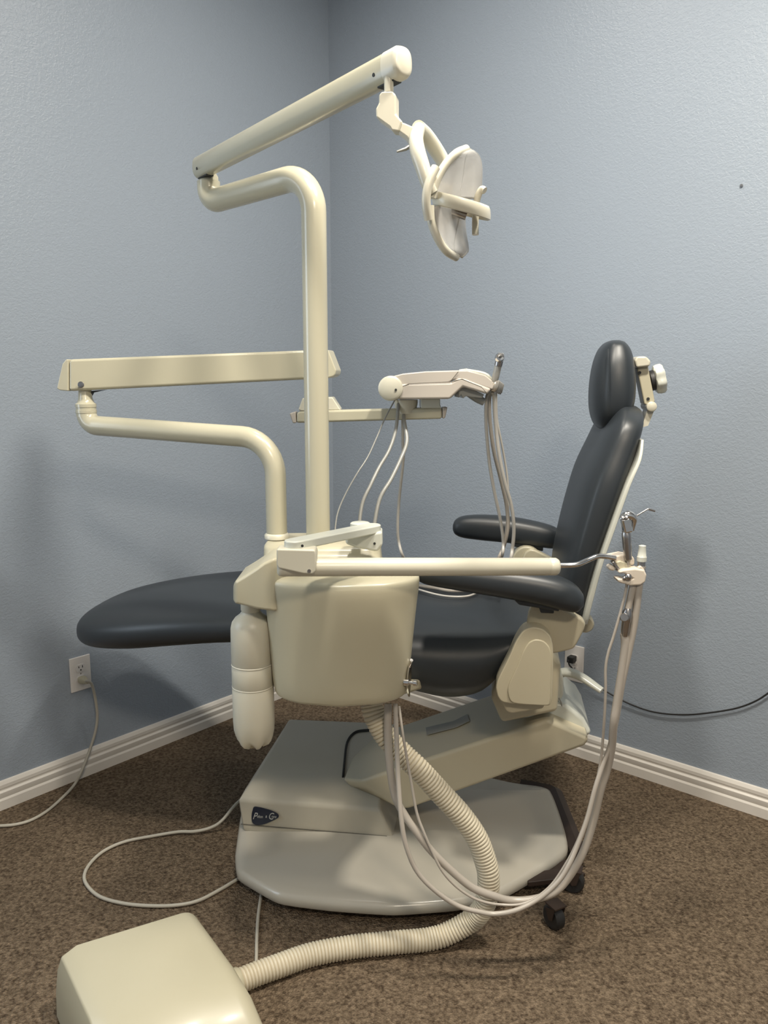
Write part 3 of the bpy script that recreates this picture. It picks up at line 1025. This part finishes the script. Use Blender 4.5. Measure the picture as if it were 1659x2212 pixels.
# box arm
def boxarm(y0, y1):
    a0t, a0b = at(140, 775, y0), at(125, 843, y0)
    a1t, a1b = at(705, 753, y1), at(722, 812, y1)
    return a0t, a0b, a1t, a1b
y0, y1 = yl - .03, 2.03 - .03
prof_px = [(148, 776, 0), (148, 845, 0), (705, 817, 1), (700, 755, 1)]
ptsb = [at(x, y, y1 if e else y0) for x, y, e in prof_px]
dpt = V((.01, .055, 0))
ba = obj('box_arm', MB().prism(ptsb, dpt), M['cream_metal'], dela, bevel=.007)
for lst, e in (([(142, 776), (147, 776), (147, 845), (128, 843), (122, 839), (134, 786)], 0), ([(701, 755), (709, 756), (726, 800), (724, 809), (720, 813), (706, 817)], 1)):
    obj('end_cap', MB().prism([at(x, y, y1 if e else y0) for x, y in lst], dpt), M['cream_metal'], dela, bevel=.005)
obj('screw', MB().lathe([(.0075, 0), (.0075, .0015), (.006, .002)], at(175, 831, y0 - .002), V((.05, -1, 0)), n=20), M['steel'], ba)
obj('slot_gap', MB().prism([at(192, 845, yl), at(228, 842, yl), at(200, 848, yl), at(193, 860, yl)], (0, .012, 0)), M['dark'], ba)
# drop link behind the lamp post to the lower rail
obj('drop_link', MB().lathe([(.014, -.05), (.014, .06)], at(692, 845, 2.04), ZZ, n=20), M['cream_metal'], dela)
blkp = [at(650, 888, 2.0), at(644, 885, 2.0), at(653, 860, 2.0), at(718, 858, 2.0), at(736, 886, 2.0)]
obj('rail_block', MB().prism(blkp, (0, .08, 0)), M['cream_light'], dela, bevel=.003)
rail = [at(640, 892, 2.0), at(648, 888, 2.0), at(955, 880, 1.96), at(955, 905, 1.96), at(640, 914, 2.0)]
rl = obj('rail', MB().prism(rail, (0, .05, 0)), M['cream_metal'], dela, bevel=.006)
obj('rail_end', MB().prism([at(625, 893, 2.0), at(638, 889, 2.0), at(640, 914, 2.0), at(632, 914, 2.0)], (0, .05, 0)), M['head'], dela, bevel=.003)
obj('rail_end', MB().prism([at(956, 880, 1.96), at(967, 879, 1.96), at(962, 903, 1.96), at(956, 905, 1.96)], (0, .05, 0)), M['head'], dela, bevel=.003)

# ================================================================== INSTRUMENT TRAY HEAD
yt = 1.90
tray = thing('instrument_console', at(900, 862, yt + .12), 'greyish cream instrument console holding handpieces, above the far armrest', 'console')
low = [(848, 838), (858, 832), (872, 829), (975, 826), (990, 816), (1005, 818), (1062, 840), (1053, 852), (1000, 836), (972, 862), (865, 863), (850, 858)]
obj('lower_shell', MB().prism([at(x, y, yt) for x, y in low], (.02, .22, 0)), M['head'], tray, bevel=.006)
upp = [(835, 816), (870, 807), (920, 802), (985, 800), (1010, 800), (1048, 810), (1063, 822), (1066, 836), (1064, 842), (1002, 821), (980, 820), (966, 828), (900, 830), (866, 833), (848, 842)]
us = obj('upper_shell', MB().prism([at(x, y, yt + .004) for x, y in upp], (.02, .21, 0)), M['head'], tray, bevel=.006)
obj('round_end', MB().lathe([(.024, 0), (.029, .004), (.0295, .010), (.0295, .222), (.027, .228)], at(843, 839, yt - .006), V((.09, 1, 0)), n=36), M['cream_light'], tray, sharp=40)
obj('screw', MB().lathe([(.0028, 0), (.0028, .0014)], at(855, 842, yt - .008), V((0, -1, 0)), n=12), M['dark'], tray)
obj('seam', MB().tube([at(x, y, yt + .0005) for x, y in [(850, 858), (862, 838), (884, 829), (972, 825), (990, 803)]], .0008, n=6), M['seam'], tray)
obj('seam', MB().tube([at(x, y, yt + .0005) for x, y in [(976, 824), (998, 819), (1040, 836), (1052, 850)]], .0008, n=6), M['seam'], tray)
# slotted front bar of the console (ribs on the sloping top)
for k in range(5):
    yy = yt + .03 + k * .04
    pz = catmull([at(1005, 800, yt) + V((0.003, yy - yt, .001)), at(1045, 809, yt) + V((.005, yy - yt, .002)), at(1066, 824, yt) + V((.004, yy - yt, .001))], 4)
    obj('instrument_rest', MB().tube(pz, .004, n=8), M['pale'], tray)
obj('pedestal', MB().lathe([(.024, -.022), (.026, -.012), (.029, .004), (.029, .012)], at(877, 874, yt + .09), ZZ, n=28), M['cream_light'], tray, sharp=60)
obj('mounting_block', MB().prism([at(x, y, yt + .06) for x, y in [(909, 861), (951, 861), (951, 874), (954, 882), (909, 882)]], (0, .09, 0)), M['pale'], tray, bevel=.003)
obj('handpiece_cradle', MB().prism([at(x, y, yt + .02) for x, y in [(990, 838), (1002, 833), (1046, 852), (1042, 860), (1020, 858), (1006, 856), (1000, 861), (996, 853), (991, 860)]], (0, .12, 0)), M['hose_grey'], tray, bevel=.002)
obj('cup_holder', MB().tube(catmull([at(1015, 848, yt + .05), at(1030, 860, yt + .05), at(1046, 869, yt + .05)], 5), lambda t: .012 - .003 * t, n=14), M['hose_grey'], tray)
for k in range(4):
    c = at(1068 + 3 * k, 831 + 2 * k, yt + .03 + .045 * k)
    obj('instrument_cup', MB().lathe([(.010, -.016), (.0125, -.010), (.0125, .010), (.009, .013)], c, V((.25, 0, 1)), n=18), M['reflector'], tray, sharp=50)

# handpieces and their hoses (each instrument with its own hose)
def hosepath(img, d0, d1, lap=None):
    n_ = len(img)
    pts = [at(x, y, d0 + (d1 - d0) * i / (n_ - 1)) for i, (x, y) in enumerate(img)]
    if lap:
        pts += [atz(x, y, z) for x, y, z in lap]
    return catmull(pts, 7)


hp1 = thing('dental_handpiece', at(1066, 850, 1.93), 'silver handpiece with round head standing upright at the console end', 'handpiece')
obj('grip', MB().lathe([(.0055, 0), (.0075, .010), (.0085, .035), (.0085, .058), (.0078, .061), (.0088, .063), (.0090, .082), (.0065, .090)], at(1064, 843, 1.93), (at(1079, 778, 1.915) - at(1064, 843, 1.93)), n=20), M['hose_grey'], hp1, sharp=40)
obj('metal_sleeve', MB().lathe([(.0092, .060), (.0094, .078), (.0080, .084)], at(1064, 843, 1.93), (at(1079, 778, 1.915) - at(1064, 843, 1.93)), n=20), M['steel'], hp1, sharp=40)
obj('turbine_head', MB().lathe([(.005, .006), (.009, .005), (.0112, 0), (.0112, -.010), (.009, -.014)], at(1080, 772, 1.905), V((.0, -1, .18)), n=24), M['chrome'], hp1, sharp=45)
obj('chuck_button', MB().lathe([(.0035, .0), (.0035, .0085), (.002, .009)], at(1080, 772, 1.905), V((.0, -1, .18)), n=14), M['dark'], hp1)
obj('hose', MB().tube(hosepath([(1064, 846), (1067, 858), (1070, 908), (1078, 980), (1091, 1044), (1104, 1090), (1110, 1139), (1107, 1183), (1100, 1215)], 1.93, 2.04,
                               [(1078, 1243, .730), (1040, 1262, .722), (1016, 1271, .722), (984, 1275, .722), (952, 1268, .724), (926, 1259, .726), (900, 1243, .730), (870, 1225, .728)]), .0048, n=12), M['hose_light'], hp1)
specs = [('instrument_hose', 'pale hose hanging leftmost in the bundle below the console end', [(1058, 846), (1051, 862), (1050, 917), (1057, 998), (1067, 1058), (1080, 1119), (1087, 1171), (1083, 1205)],
          [(1066, 1232, .728), (1045, 1250, .722), (1010, 1262, .722), (975, 1262, .722), (940, 1256, .724), (905, 1250, .726), (870, 1240, .726)], .0042, 'hose_light', 1.95),
         ('instrument_hose', 'thick grey hose second from left in the bundle below the console end', [(1061, 846), (1057, 862), (1058, 908), (1067, 975), (1081, 1032), (1094, 1090), (1097, 1139), (1087, 1183), (1074, 1212)],
          [(1055, 1250, .722), (1020, 1272, .724), (975, 1276, .722), (940, 1270, .724), (905, 1265, .725), (870, 1255, .726)], .0050, 'hose', 1.97),
         ('instrument_hose', 'dark grey hose at the right rear of the bundle below the console end', [(1072, 846), (1072, 860), (1074, 908), (1087, 975), (1096, 1032), (1098, 1090), (1094, 1137), (1088, 1180), (1082, 1210)],
          [(1062, 1262, .726), (1039, 1276, .722), (1013, 1287, .7215), (981, 1289, .7215), (947, 1285, .722), (906, 1274, .724), (872, 1262, .726)], .0028, 'hose_light', 1.99)]
for nm, lab, img, lap, r, mm, d0 in specs:
    o = obj(nm, MB().tube(hosepath(img, d0, 2.06, lap), r, n=12), M[mm])
    tag(o, lab, 'hose', 'hoses hanging from the console')
specs = [('supply_tube', 'thinnest tube curving down to the left under the console', [(854, 862), (832, 903), (813, 947), (794, 988), (772, 1022), (747, 1066), (729, 1110), (722, 1160)], 1.97, 1.80, .0018, 'hose_grey'),
         ('supply_tube', 'grey tube second from left under the console round end', [(861, 872), (855, 928), (841, 972), (819, 1010), (801, 1047), (782, 1091), (773, 1165)], 1.97, 1.80, .0042, 'hose_grey'),
         ('supply_tube', 'dark grey tube bending left from beneath the rail to the cabinet', [(872, 885), (873, 909), (879, 953), (866, 991), (845, 1035), (819, 1082), (804, 1165)], 1.99, 1.80, .0046, 'hose_grey')]
for nm, lab, img, d0, d1, r, mm in specs:
    o = obj(nm, MB().tube(hosepath(img, d0, d1), r, n=12), M[mm])
    tag(o, lab, 'tube', 'tubes below the console')
o = obj('supply_tube', MB().tube(hosepath([(870, 885), (870, 909), (870, 959), (871, 991), (866, 1041), (862, 1079), (859, 1132), (861, 1169), (874, 1208)], 2.0, 2.06,
                                          [(905, 1240, .735), (945, 1250, .722), (990, 1246, .722)]), .0040, n=12), M['hose_light'])
tag(o, 'pale tube dropping straight from beneath the rail to the seat', 'tube', 'tubes below the console')

# ================================================================== SUCTION ARM
sarm = thing('suction_boom', V((-.05, 1.66, .95)), 'horizontal cream tube arm with a short white link on the cabinet', 'arm')
ya, yb = 1.455, 1.56
t0, t1 = at(599, 1225, ya), at(1206, 1224, yb)
dv = (t1 - t0).normalized()
LL = (t1 - t0).length
def trr(q, r): return (q, r)
obj('arm_tube', MB().lathe([(.012, 0), (.0165, .003), (.0178, .008), (.0178, LL - .022), (.0172, LL - .021), (.0172, LL - .019), (.0178, LL - .018), (.0178, LL - .006), (.015, LL - .001), (.010, LL)], t0, dv, n=32), M['cream_light'], sarm, sharp=50)
sad = [(597, 1186), (680, 1188), (683, 1198), (681, 1236), (675, 1241), (655, 1240), (601, 1228), (597, 1220)]
saddle = obj('saddle', MB().prism([at(x, y, ya - .021) for x, y in sad], (.0, .040, 0)), M['cream_light'], sarm, bevel=.007)
obj('screw', MB().lathe([(.0034, 0), (.0034, .002)], at(668, 1233, ya - .021), V((0, -1, 0)), n=12), M['steel'], saddle)
zl = at(650, 1178, ya).z
lnkp = [(640, 1178, ya), (800, 1148, 1.625)]
c0 = at(636, 1176, ya + .005)
c1 = at(803, 1150, 1.62)
c1.z = c0.z
dvl = (c1 - c0).normalized()
sdl = ZZ.cross(dvl)
pl = []
for k in range(13):
    t = PI / 2 + PI * k / 12
    pl.append(c0 + dvl * .019 * math.cos(t) + sdl * .019 * math.sin(t))
for k in range(13):
    t = -PI / 2 + PI * k / 12
    pl.append(c1 + dvl * .019 * math.cos(t) + sdl * .019 * math.sin(t))
pl = [p - ZZ * .008 for p in pl]
lnk = obj('link_bar', MB().prism(pl, ZZ * .017), M['pale'], sarm, bevel=.003)
obj('link_neck', MB().lathe([(.017, -.012), (.018, -.006), (.018, -.001)], c0 - ZZ * .006, ZZ, n=24), M['pale'], sarm)
for px, py, yy in ((653, 1179, ya - .0145), (809, 1174, 1.599)):
    obj('screw', MB().lathe([(.0026, 0), (.0026, .0012)], at(px, py, yy), V((.1, -1, 0)), n=12), M['dark'], lnk)
pb = [at(746, 1176, 1.60), at(746, 1160, 1.60), at(826, 1148, 1.60), at(827, 1178, 1.60), at(815, 1193, 1.60), at(770, 1184, 1.60)]
obj('pivot_block', MB().prism(pb, (0, .055, 0)), M['pale'], sarm, bevel=.006)
obj('pivot_cap', MB().lathe([(.021, -.01), (.021, .002), (.018, .004)], V((at(778, 1140, 1.65).x, 1.65, c0.z + .004)), ZZ, n=28), M['pale'], sarm, sharp=50)
# chrome rod and instrument holder
yr = 1.565
rod = catmull([at(1200, 1221, yr), at(1225, 1221, yr), at(1248, 1219, yr), at(1270, 1210, yr + .01), at(1290, 1202, yr + .015), at(1308, 1202, yr + .02), at(1330, 1206, yr + .02)], 5)
obj('chrome_rod', MB().tube(rod, .0052, n=16), M['chrome'], sarm)
yh = 1.585
def hold(pxs, y0_, dep, m_, nm, bev=.006):
    return obj(nm, MB().prism([at(x, y, y0_) for x, y in pxs], (0, dep, 0)), M[m_], sarm, bevel=bev)
hold([(1313, 1208), (1320, 1203), (1345, 1198), (1368, 1202), (1372, 1210), (1371, 1222), (1345, 1220), (1325, 1213)], yh + .004, .035, 'holder', 'holder_head')
hold([(1330, 1215), (1340, 1212), (1364, 1219), (1362, 1226), (1344, 1231), (1336, 1232)], yh - .002, .02, 'cream', 'holder_clip', .002)
hold([(1313, 1226), (1322, 1220), (1331, 1226), (1329, 1234), (1318, 1233)], yh, .022, 'holder', 'holder_finger', .004)
hold([(1336, 1238), (1345, 1231), (1372, 1228), (1392, 1231), (1398, 1242), (1395, 1258), (1384, 1265), (1362, 1266), (1350, 1262), (1366, 1250), (1350, 1240)], yh - .016, .034, 'holder', 'holder_head', .008)
hold([(1333, 1250), (1345, 1250), (1366, 1256), (1364, 1264), (1345, 1261), (1334, 1257)], yh - .015, .03, 'holder', 'holder_finger', .005)
obj('valve_ball', MB().ball(at(1357, 1246, yh - .016), .0075), M['steel'], sarm)
obj('valve_ball', MB().ball(at(1349, 1249, yh - .014), .005), M['steel'], sarm)
obj('hinge_bar', MB().prism([at(x, y, yh - .004) for x, y in [(1322, 1215), (1327, 1213), (1345, 1236), (1341, 1240)]], (0, .014, 0)), M['steel'], sarm, bevel=.001)
hold([(1378, 1226), (1385, 1222), (1395, 1234), (1392, 1240), (1380, 1236)], yh - .012, .01, 'holder', 'holder_finger', .003)

# air/water syringe with its hose
cab_y = 1.66
syr = thing('air_water_syringe', at(1355, 1210, yh), 'chrome air and water syringe with angled nozzle standing in the holder', 'syringe')
ax_ = (at(1352, 1140, yh) - at(1357, 1205, yh))
obj('handle', MB().lathe([(.0075, 0), (.0088, .02), (.0092, .045), (.0092, .054), (.008, .056), (.008, .060)], at(1357, 1208, yh), ax_, n=20), M['steel'], syr, sharp=40)
obj('handle_top', MB().prism([at(x, y, yh - .009) for x, y in [(1343, 1122), (1362, 1119), (1369, 1150), (1352, 1154), (1349, 1150)]], (0, .018, 0)), M['chrome'], syr, bevel=.004)
obj('head', MB().tube(catmull([at(1345, 1124, yh), at(1350, 1116, yh), at(1360, 1113, yh), at(1370, 1122, yh), at(1367, 1146, yh)], 5), lambda t: .0075 + .003 * math.sin(PI * min(1, t * 1.3)) - .004 * t, n=16), M['chrome'], syr)
for k in (0, 1):
    obj('button', MB().lathe([(.0042, 0), (.0042, .004), (.003, .005)], at(1345 + 8 * k, 1120 - k, yh - .008), V((-.4, -.6, .5)), n=14), M['steel'], syr)
obj('nozzle', MB().tube(fillet([at(1369, 1118, yh), at(1400, 1099, yh), at(1415, 1104, yh)], .004), .0016, n=10), M['chrome'], syr)
obj('nozzle_tip', MB().tube([at(1402, 1100, yh), at(1415, 1104, yh)], .0021, n=10), M['steel'], syr)
thin = [(1357, 1212, yh), (1353, 1268, yh), (1341, 1320, yh - .005), (1325, 1376, yh - .005), (1314, 1410, yh - .005), (1308, 1444, yh - .005), (1308, 1490, yh - .005), (1305, 1557, yh), (1298, 1640, 1.60), (1286, 1700, 1.60), (1270, 1757, 1.60), (1247, 1818, 1.595),
        (1220, 1870, 1.59), (1185, 1918, 1.585), (1134, 1951, 1.57), (1079, 1954, 1.57), (1030, 1943, 1.57), (988, 1917, 1.57), (955, 1881, 1.57), (933, 1838, 1.575), (916, 1799, 1.58), (900, 1754, 1.59), (887, 1682, 1.60), (872, 1598, 1.62), (862, 1525, 1.65)]
obj('hose', MB().tube(catmull([at(*p) for p in thin], 6), .0030, n=12), M['hose'], syr)
# saliva ejector (slim pale tip) with hose
sal = thing('saliva_ejector', at(1387, 1210, yh), 'saliva ejector with pale capped tip, right of the chrome syringe', 'suction handpiece')
obj('cap', MB().lathe([(.0098, 0), (.0098, .009), (.0088, .010), (.0078, .022), (.0072, .026), (.0072, .032), (.004, .033)], at(1386, 1212, yh), ZZ, n=20), M['pale'], sal, sharp=40)
obj('body', MB().lathe([(.0098, -.02), (.0082, -.012), (.0078, .002)], at(1386, 1214, yh), ZZ, n=20), M['steel'], sal)
second = [(1386, 1222, yh), (1380, 1266, yh), (1371, 1342, yh), (1358, 1410, yh), (1344, 1478, yh), (1331, 1557, yh + .005), (1318, 1610, 1.60), (1303, 1650, 1.60), (1286, 1702, 1.59), (1268, 1770, 1.58), (1246, 1829, 1.57), (1229, 1868, 1.56), (1206, 1904, 1.555),
          (1167, 1939, 1.55), (1118, 1965, 1.54), (1072, 1974, 1.54), (1037, 1970, 1.54), (988, 1956, 1.54), (939, 1923, 1.54), (900, 1881, 1.545), (877, 1826, 1.55), (867, 1770, 1.56), (861, 1695, 1.58), (858, 1630, 1.60), (854, 1520, 1.64)]
obj('hose', MB().tube(catmull([at(*p) for p in second], 6), lambda t: .0052 if t > .3 else .0085 - .0033 * t / .3, n=14), M['hose'], sal)
# high volume suction valve and hose
hve = thing('suction_valve', at(1352, 1340, yh), 'grey slanted suction valve with thick hose hanging below the holder', 'suction handpiece')
obj('tip_tube', MB().tube(catmull([at(1368, 1262, yh), at(1362, 1290, yh), at(1356, 1318, yh)], 5), .0072, n=16), M['hose'], hve)
obj('valve_body', MB().lathe([(.0062, 0), (.0072, .004), (.0088, .012), (.0088, .030), (.0102, .034), (.0098, .052), (.006, .060)], at(1349, 1374, yh - .003), (at(1358, 1300, yh) - at(1349, 1374, yh)), n=22), M['steel'], hve, sharp=40)
obj('lever', MB().lathe([(.0088, -.002), (.0092, .0), (.0092, .0025), (.0075, .004)], at(1349, 1334, yh - .010), V((-.35, -.8, .3)), n=22), M['steel'], hve, sharp=40)
big = [(1348, 1368, yh), (1350, 1395, yh), (1343, 1450, yh), (1332, 1520, yh), (1326, 1560, yh), (1322, 1610, 1.60), (1312, 1660, 1.61), (1297, 1708, 1.61), (1281, 1777, 1.61), (1261, 1838, 1.605), (1232, 1890, 1.60), (1199, 1926, 1.595), (1151, 1943, 1.59), (1102, 1945, 1.59), (1069, 1936, 1.585),
       (1020, 1917, 1.585), (972, 1878, 1.585), (929, 1835, 1.585), (897, 1793, 1.59), (874, 1760, 1.60), (854, 1721, 1.61), (843, 1663, 1.62), (838, 1598, 1.64), (838, 1520, 1.66)]
obj('hose', MB().tube(catmull([at(*p) for p in big], 6), .0085, n=14), M['hose'], hve)

# ================================================================== CORRUGATED DUCT
cpts = [(803, 1520, 1.70), (810, 1548, 1.69), (833, 1590, 1.68), (871, 1630, 1.67), (903, 1660, 1.66), (949, 1710, 1.655), (994, 1759, 1.65), (1029, 1809, 1.65), (1048, 1858, 1.65), (1055, 1891, 1.65), (1053, 1933, 1.655), (1040, 1965, 1.665), (1014, 1991, 1.672)]
W_ = [at(*p) for p in cpts]
for x, y in [(944, 2025), (853, 2036), (763, 2045), (673, 2062), (600, 2087), (546, 2107), (500, 2127), (462, 2142)]:
    p = atz(x, y, .026)
    W_.append(p)
sm_ = catmull(W_, 10)
# resample by arc length
Ls = [0]
for i in range(1, len(sm_)):
    Ls.append(Ls[-1] + (sm_[i] - sm_[i - 1]).length)
def sample(d):
    d = min(max(d, 0), Ls[-1])
    lo, hi = 0, len(Ls) - 1
    while hi - lo > 1:
        md = (lo + hi) // 2
        if Ls[md] <= d: lo = md
        else: hi = md
    t = (d - Ls[lo]) / (Ls[hi] - Ls[lo] + 1e-9)
    return sm_[lo].lerp(sm_[hi], t)
pitch = .0080
nr = int(Ls[-1] / pitch)
pts = []
phase = []
for i in range(nr * 6 + 1):
    pts.append(sample(i * pitch / 6))
def rc_(t):
    ph = (t * nr) % 1.0
    return .0215 + .0042 * math.sqrt(abs(math.sin(PI * ph)))
duct = obj('corrugated_hose', MB().tube(pts, rc_, n=24), M['duct'], sharp=89)
tag(duct, 'thick cream corrugated hose looping from the cabinet down to the floor box', 'hose')

# ================================================================== FLOOR JUNCTION BOX
zt_ = .15
k1 = atz(165, 2040, zt_); k2 = atz(420, 1962, zt_); k3 = atz(590, 2190, zt_)
ex = (k2 - k1).normalized()
ey = (k3 - k2).normalized()
fb = thing('floor_junction_box', (k1.x + .1, k1.y - .15, 0), 'low cream plastic junction cover on the carpet where the corrugated hose ends', 'box')
LX = (k2 - k1).length
LY = .40
def fbp(u, v, z): return k1 + ex * u + ey * v + V((0, 0, z - zt_))
def fbr(v, zz, so, cut=.0):
    """cross-section in ex-z at distance v down the box"""
    h = zz
    pts_ = [fbp(-.048, v, 0.0), fbp(-.046, v, h * .4), fbp(-.040, v, h * .72), fbp(-.031, v, h - .016), fbp(0.0, v, h)]
    for k in range(7):
        t = PI / 2 * k / 6
        pts_.append(fbp(LX - .03 + .035 * math.sin(t), v, h - .035 + .035 * math.cos(t)))
    pts_.append(fbp(LX + .012, v, 0.0))
    return pts_
rings = [fbr(.0, .150, 0), fbr(.05, .150, 0), fbr(.20, .150, 0), fbr(.27, .138, 0), fbr(.33, .105, 0), fbr(.38, .05, 0)]
obj('cover', MB().ring_loft(rings), M['cream'], fb, bevel=.004, seg=2)
obj('hose_collar', MB().lathe([(.026, 0), (.029, .004), (.029, .020), (.0265, .024)], atz(497, 2128, .03), atz(546, 2107, .03) - atz(497, 2128, .03), n=28), M['cream'], fb, sharp=40)

# ================================================================== CORDS AND OUTLETS
def outlet(name, px, py, n, u, label, wd=.070, ht=.114):
    c = onwall(px, py, n)
    t = thing(name, c, label, 'outlet', None)
    nn = n
    pl_ = MB().box(c + nn * .003, u * (wd / 2), ZZ * (ht / 2), nn * .003)
    obj('wall_plate', pl_, M['white'], t, bevel=.0025, seg=3)
    for q in (1, -1):
        cc = c + ZZ * (q * .0195)
        prof_ = [cc + u * (.0165 * math.cos(a)) + ZZ * (max(-.0125, min(.0125, .0165 * math.sin(a)))) + nn * .0045 for a in [2 * PI * k / 28 for k in range(28)]]
        s = obj('socket', MB().prism(prof_, nn * .0035), M['white'], t, sharp=30)
        for du, hh2 in ((-.0063, .0040), (.0063, .0033)):
            obj('slot', MB().box(cc + u * du + ZZ * .004 + nn * .0081, u * .0012, ZZ * hh2, nn * .0003), M['dark'], s, flat=True)
        obj('ground_hole', MB().lathe([(.0026, 0), (.0026, .0006)], cc - ZZ * .0065 + nn * .0079, nn, n=12), M['dark'], s)
    obj('screw', MB().lathe([(.0022, 0), (.0018, .001)], c + nn * .006, nn, n=10), M['steel'], t)
    return c, t


cL, oL = outlet('wall_outlet', 172.5, 1454, dR, dL, 'white duplex outlet on the left wall with a cream plug', .072, .116)
cR, oR = outlet('wall_outlet', 1241, 1432, dL, dR, 'white duplex outlet on the right wall with a black plug', .072, .130)

# cream three-pin plug + grey cord (left)
pc = cL - ZZ * .0195 + dR * .008
plug = thing('power_cord', pc, 'grey power cord plugged into the left wall outlet, falling to the carpet', 'cord')
obj('plug', MB().ring_loft([sring(pc + dR * h, dL * a, ZZ * b, 3, 24) for h, a, b in ((0, .0135, .012), (.012, .0135, .012), (.024, .010, .010), (.034, .0065, .0065), (.040, .005, .005))]), M['cream'], plug)
def wl(px, py, off): return onwall(px, py, dR, off)
cordp = [pc + dR * .030, wl(188, 1471, .050), wl(198, 1478, .050), wl(205, 1505, .048), wl(210, 1545, .045), wl(206, 1580, .045), wl(192, 1625, .050)]
cordp += [wl(175, 1668, .07)]
g0 = atz(150, 1708, .006)
cordp += [atz(162, 1693, .018), atz(140, 1718, .006), atz(100, 1753, .006), atz(55, 1776, .006), atz(0, 1784, .006), atz(-60, 1778, .006), atz(-160, 1800, .006)]
obj('cord', MB().tube(catmull(cordp, 7), .0046, n=12), M['cord'], plug)

# looped grey cord on the carpet, both ends under the chair base
lp_ = [(560, 1695, .08), (512, 1735, .06), (480, 1772, .035), (455, 1788, .018), (420, 1796, .012), (385, 1797, .010), (330, 1806, .006), (270, 1818, .006), (225, 1838, .006), (195, 1865, .006), (182, 1892, .006), (190, 1915, .006), (218, 1938, .006), (270, 1952, .006), (330, 1957, .006),
       (385, 1955, .006), (430, 1945, .006), (475, 1922, .006), (520, 1896, .006), (560, 1880, .006), (620, 1868, .006)]
o = obj('extension_cord', MB().tube(catmull([atz(*p) for p in lp_], 7), .0046, n=12), M['cord'])
tag(o, 'grey cord looped on the carpet left of the chair base', 'cord')
o = obj('extension_cord', MB().tube(catmull([atz(x, y, .005) for x, y in [(572, 1905), (565, 1930), (558, 1975), (555, 2020), (554, 2060), (553, 2090), (552, 2115)]], 6), .0040, n=12), M['cord'])
tag(o, 'short straight grey cord running under the corrugated hose by the floor box', 'cord')

# black plug and cable (right)
pr_ = cR + ZZ * .0195 + dL * .008
bl = thing('black_cable', pr_, 'black cable from the right wall outlet sagging along the wall', 'cable')
obj('plug', MB().box(pr_ + dL * .014, dR * .012, ZZ * .011, dL * .014), M['black'], bl, bevel=.003)
def wr(px, py, off): return onwall(px, py, dL, off)
cab_p = [pr_ + dL * .024 - dR * .006, wr(1228, 1428, .04), wr(1231, 1438, .035), wr(1246, 1452, .03), wr(1270, 1468, .025), wr(1300, 1488, .02), wr(1344, 1513, .012), wr(1390, 1532, .010), wr(1430, 1541, .010), wr(1480, 1544, .010), wr(1530, 1540, .010), wr(1590, 1530, .010), wr(1635, 1513, .010), wr(1680, 1485, .010), wr(1760, 1450, .012)]
obj('cable', MB().tube(catmull(cab_p, 7), .0026, n=10), M['black'], bl)
obj('ring', MB().lathe([(.0045, 0), (.0045, .003), (.0085, .003), (.0085, 0)], wr(1241, 1431, .012), dL, n=20), M['white'], bl)

# little screw left in the right wall
o = obj('wall_screw', MB().lathe([(.004, 0), (.0045, .003), (.003, .006)], onwall(1602, 401, dL), dL, n=14), M['steel'])
tag(o, 'tiny dark screw head alone on the upper right wall', 'screw')
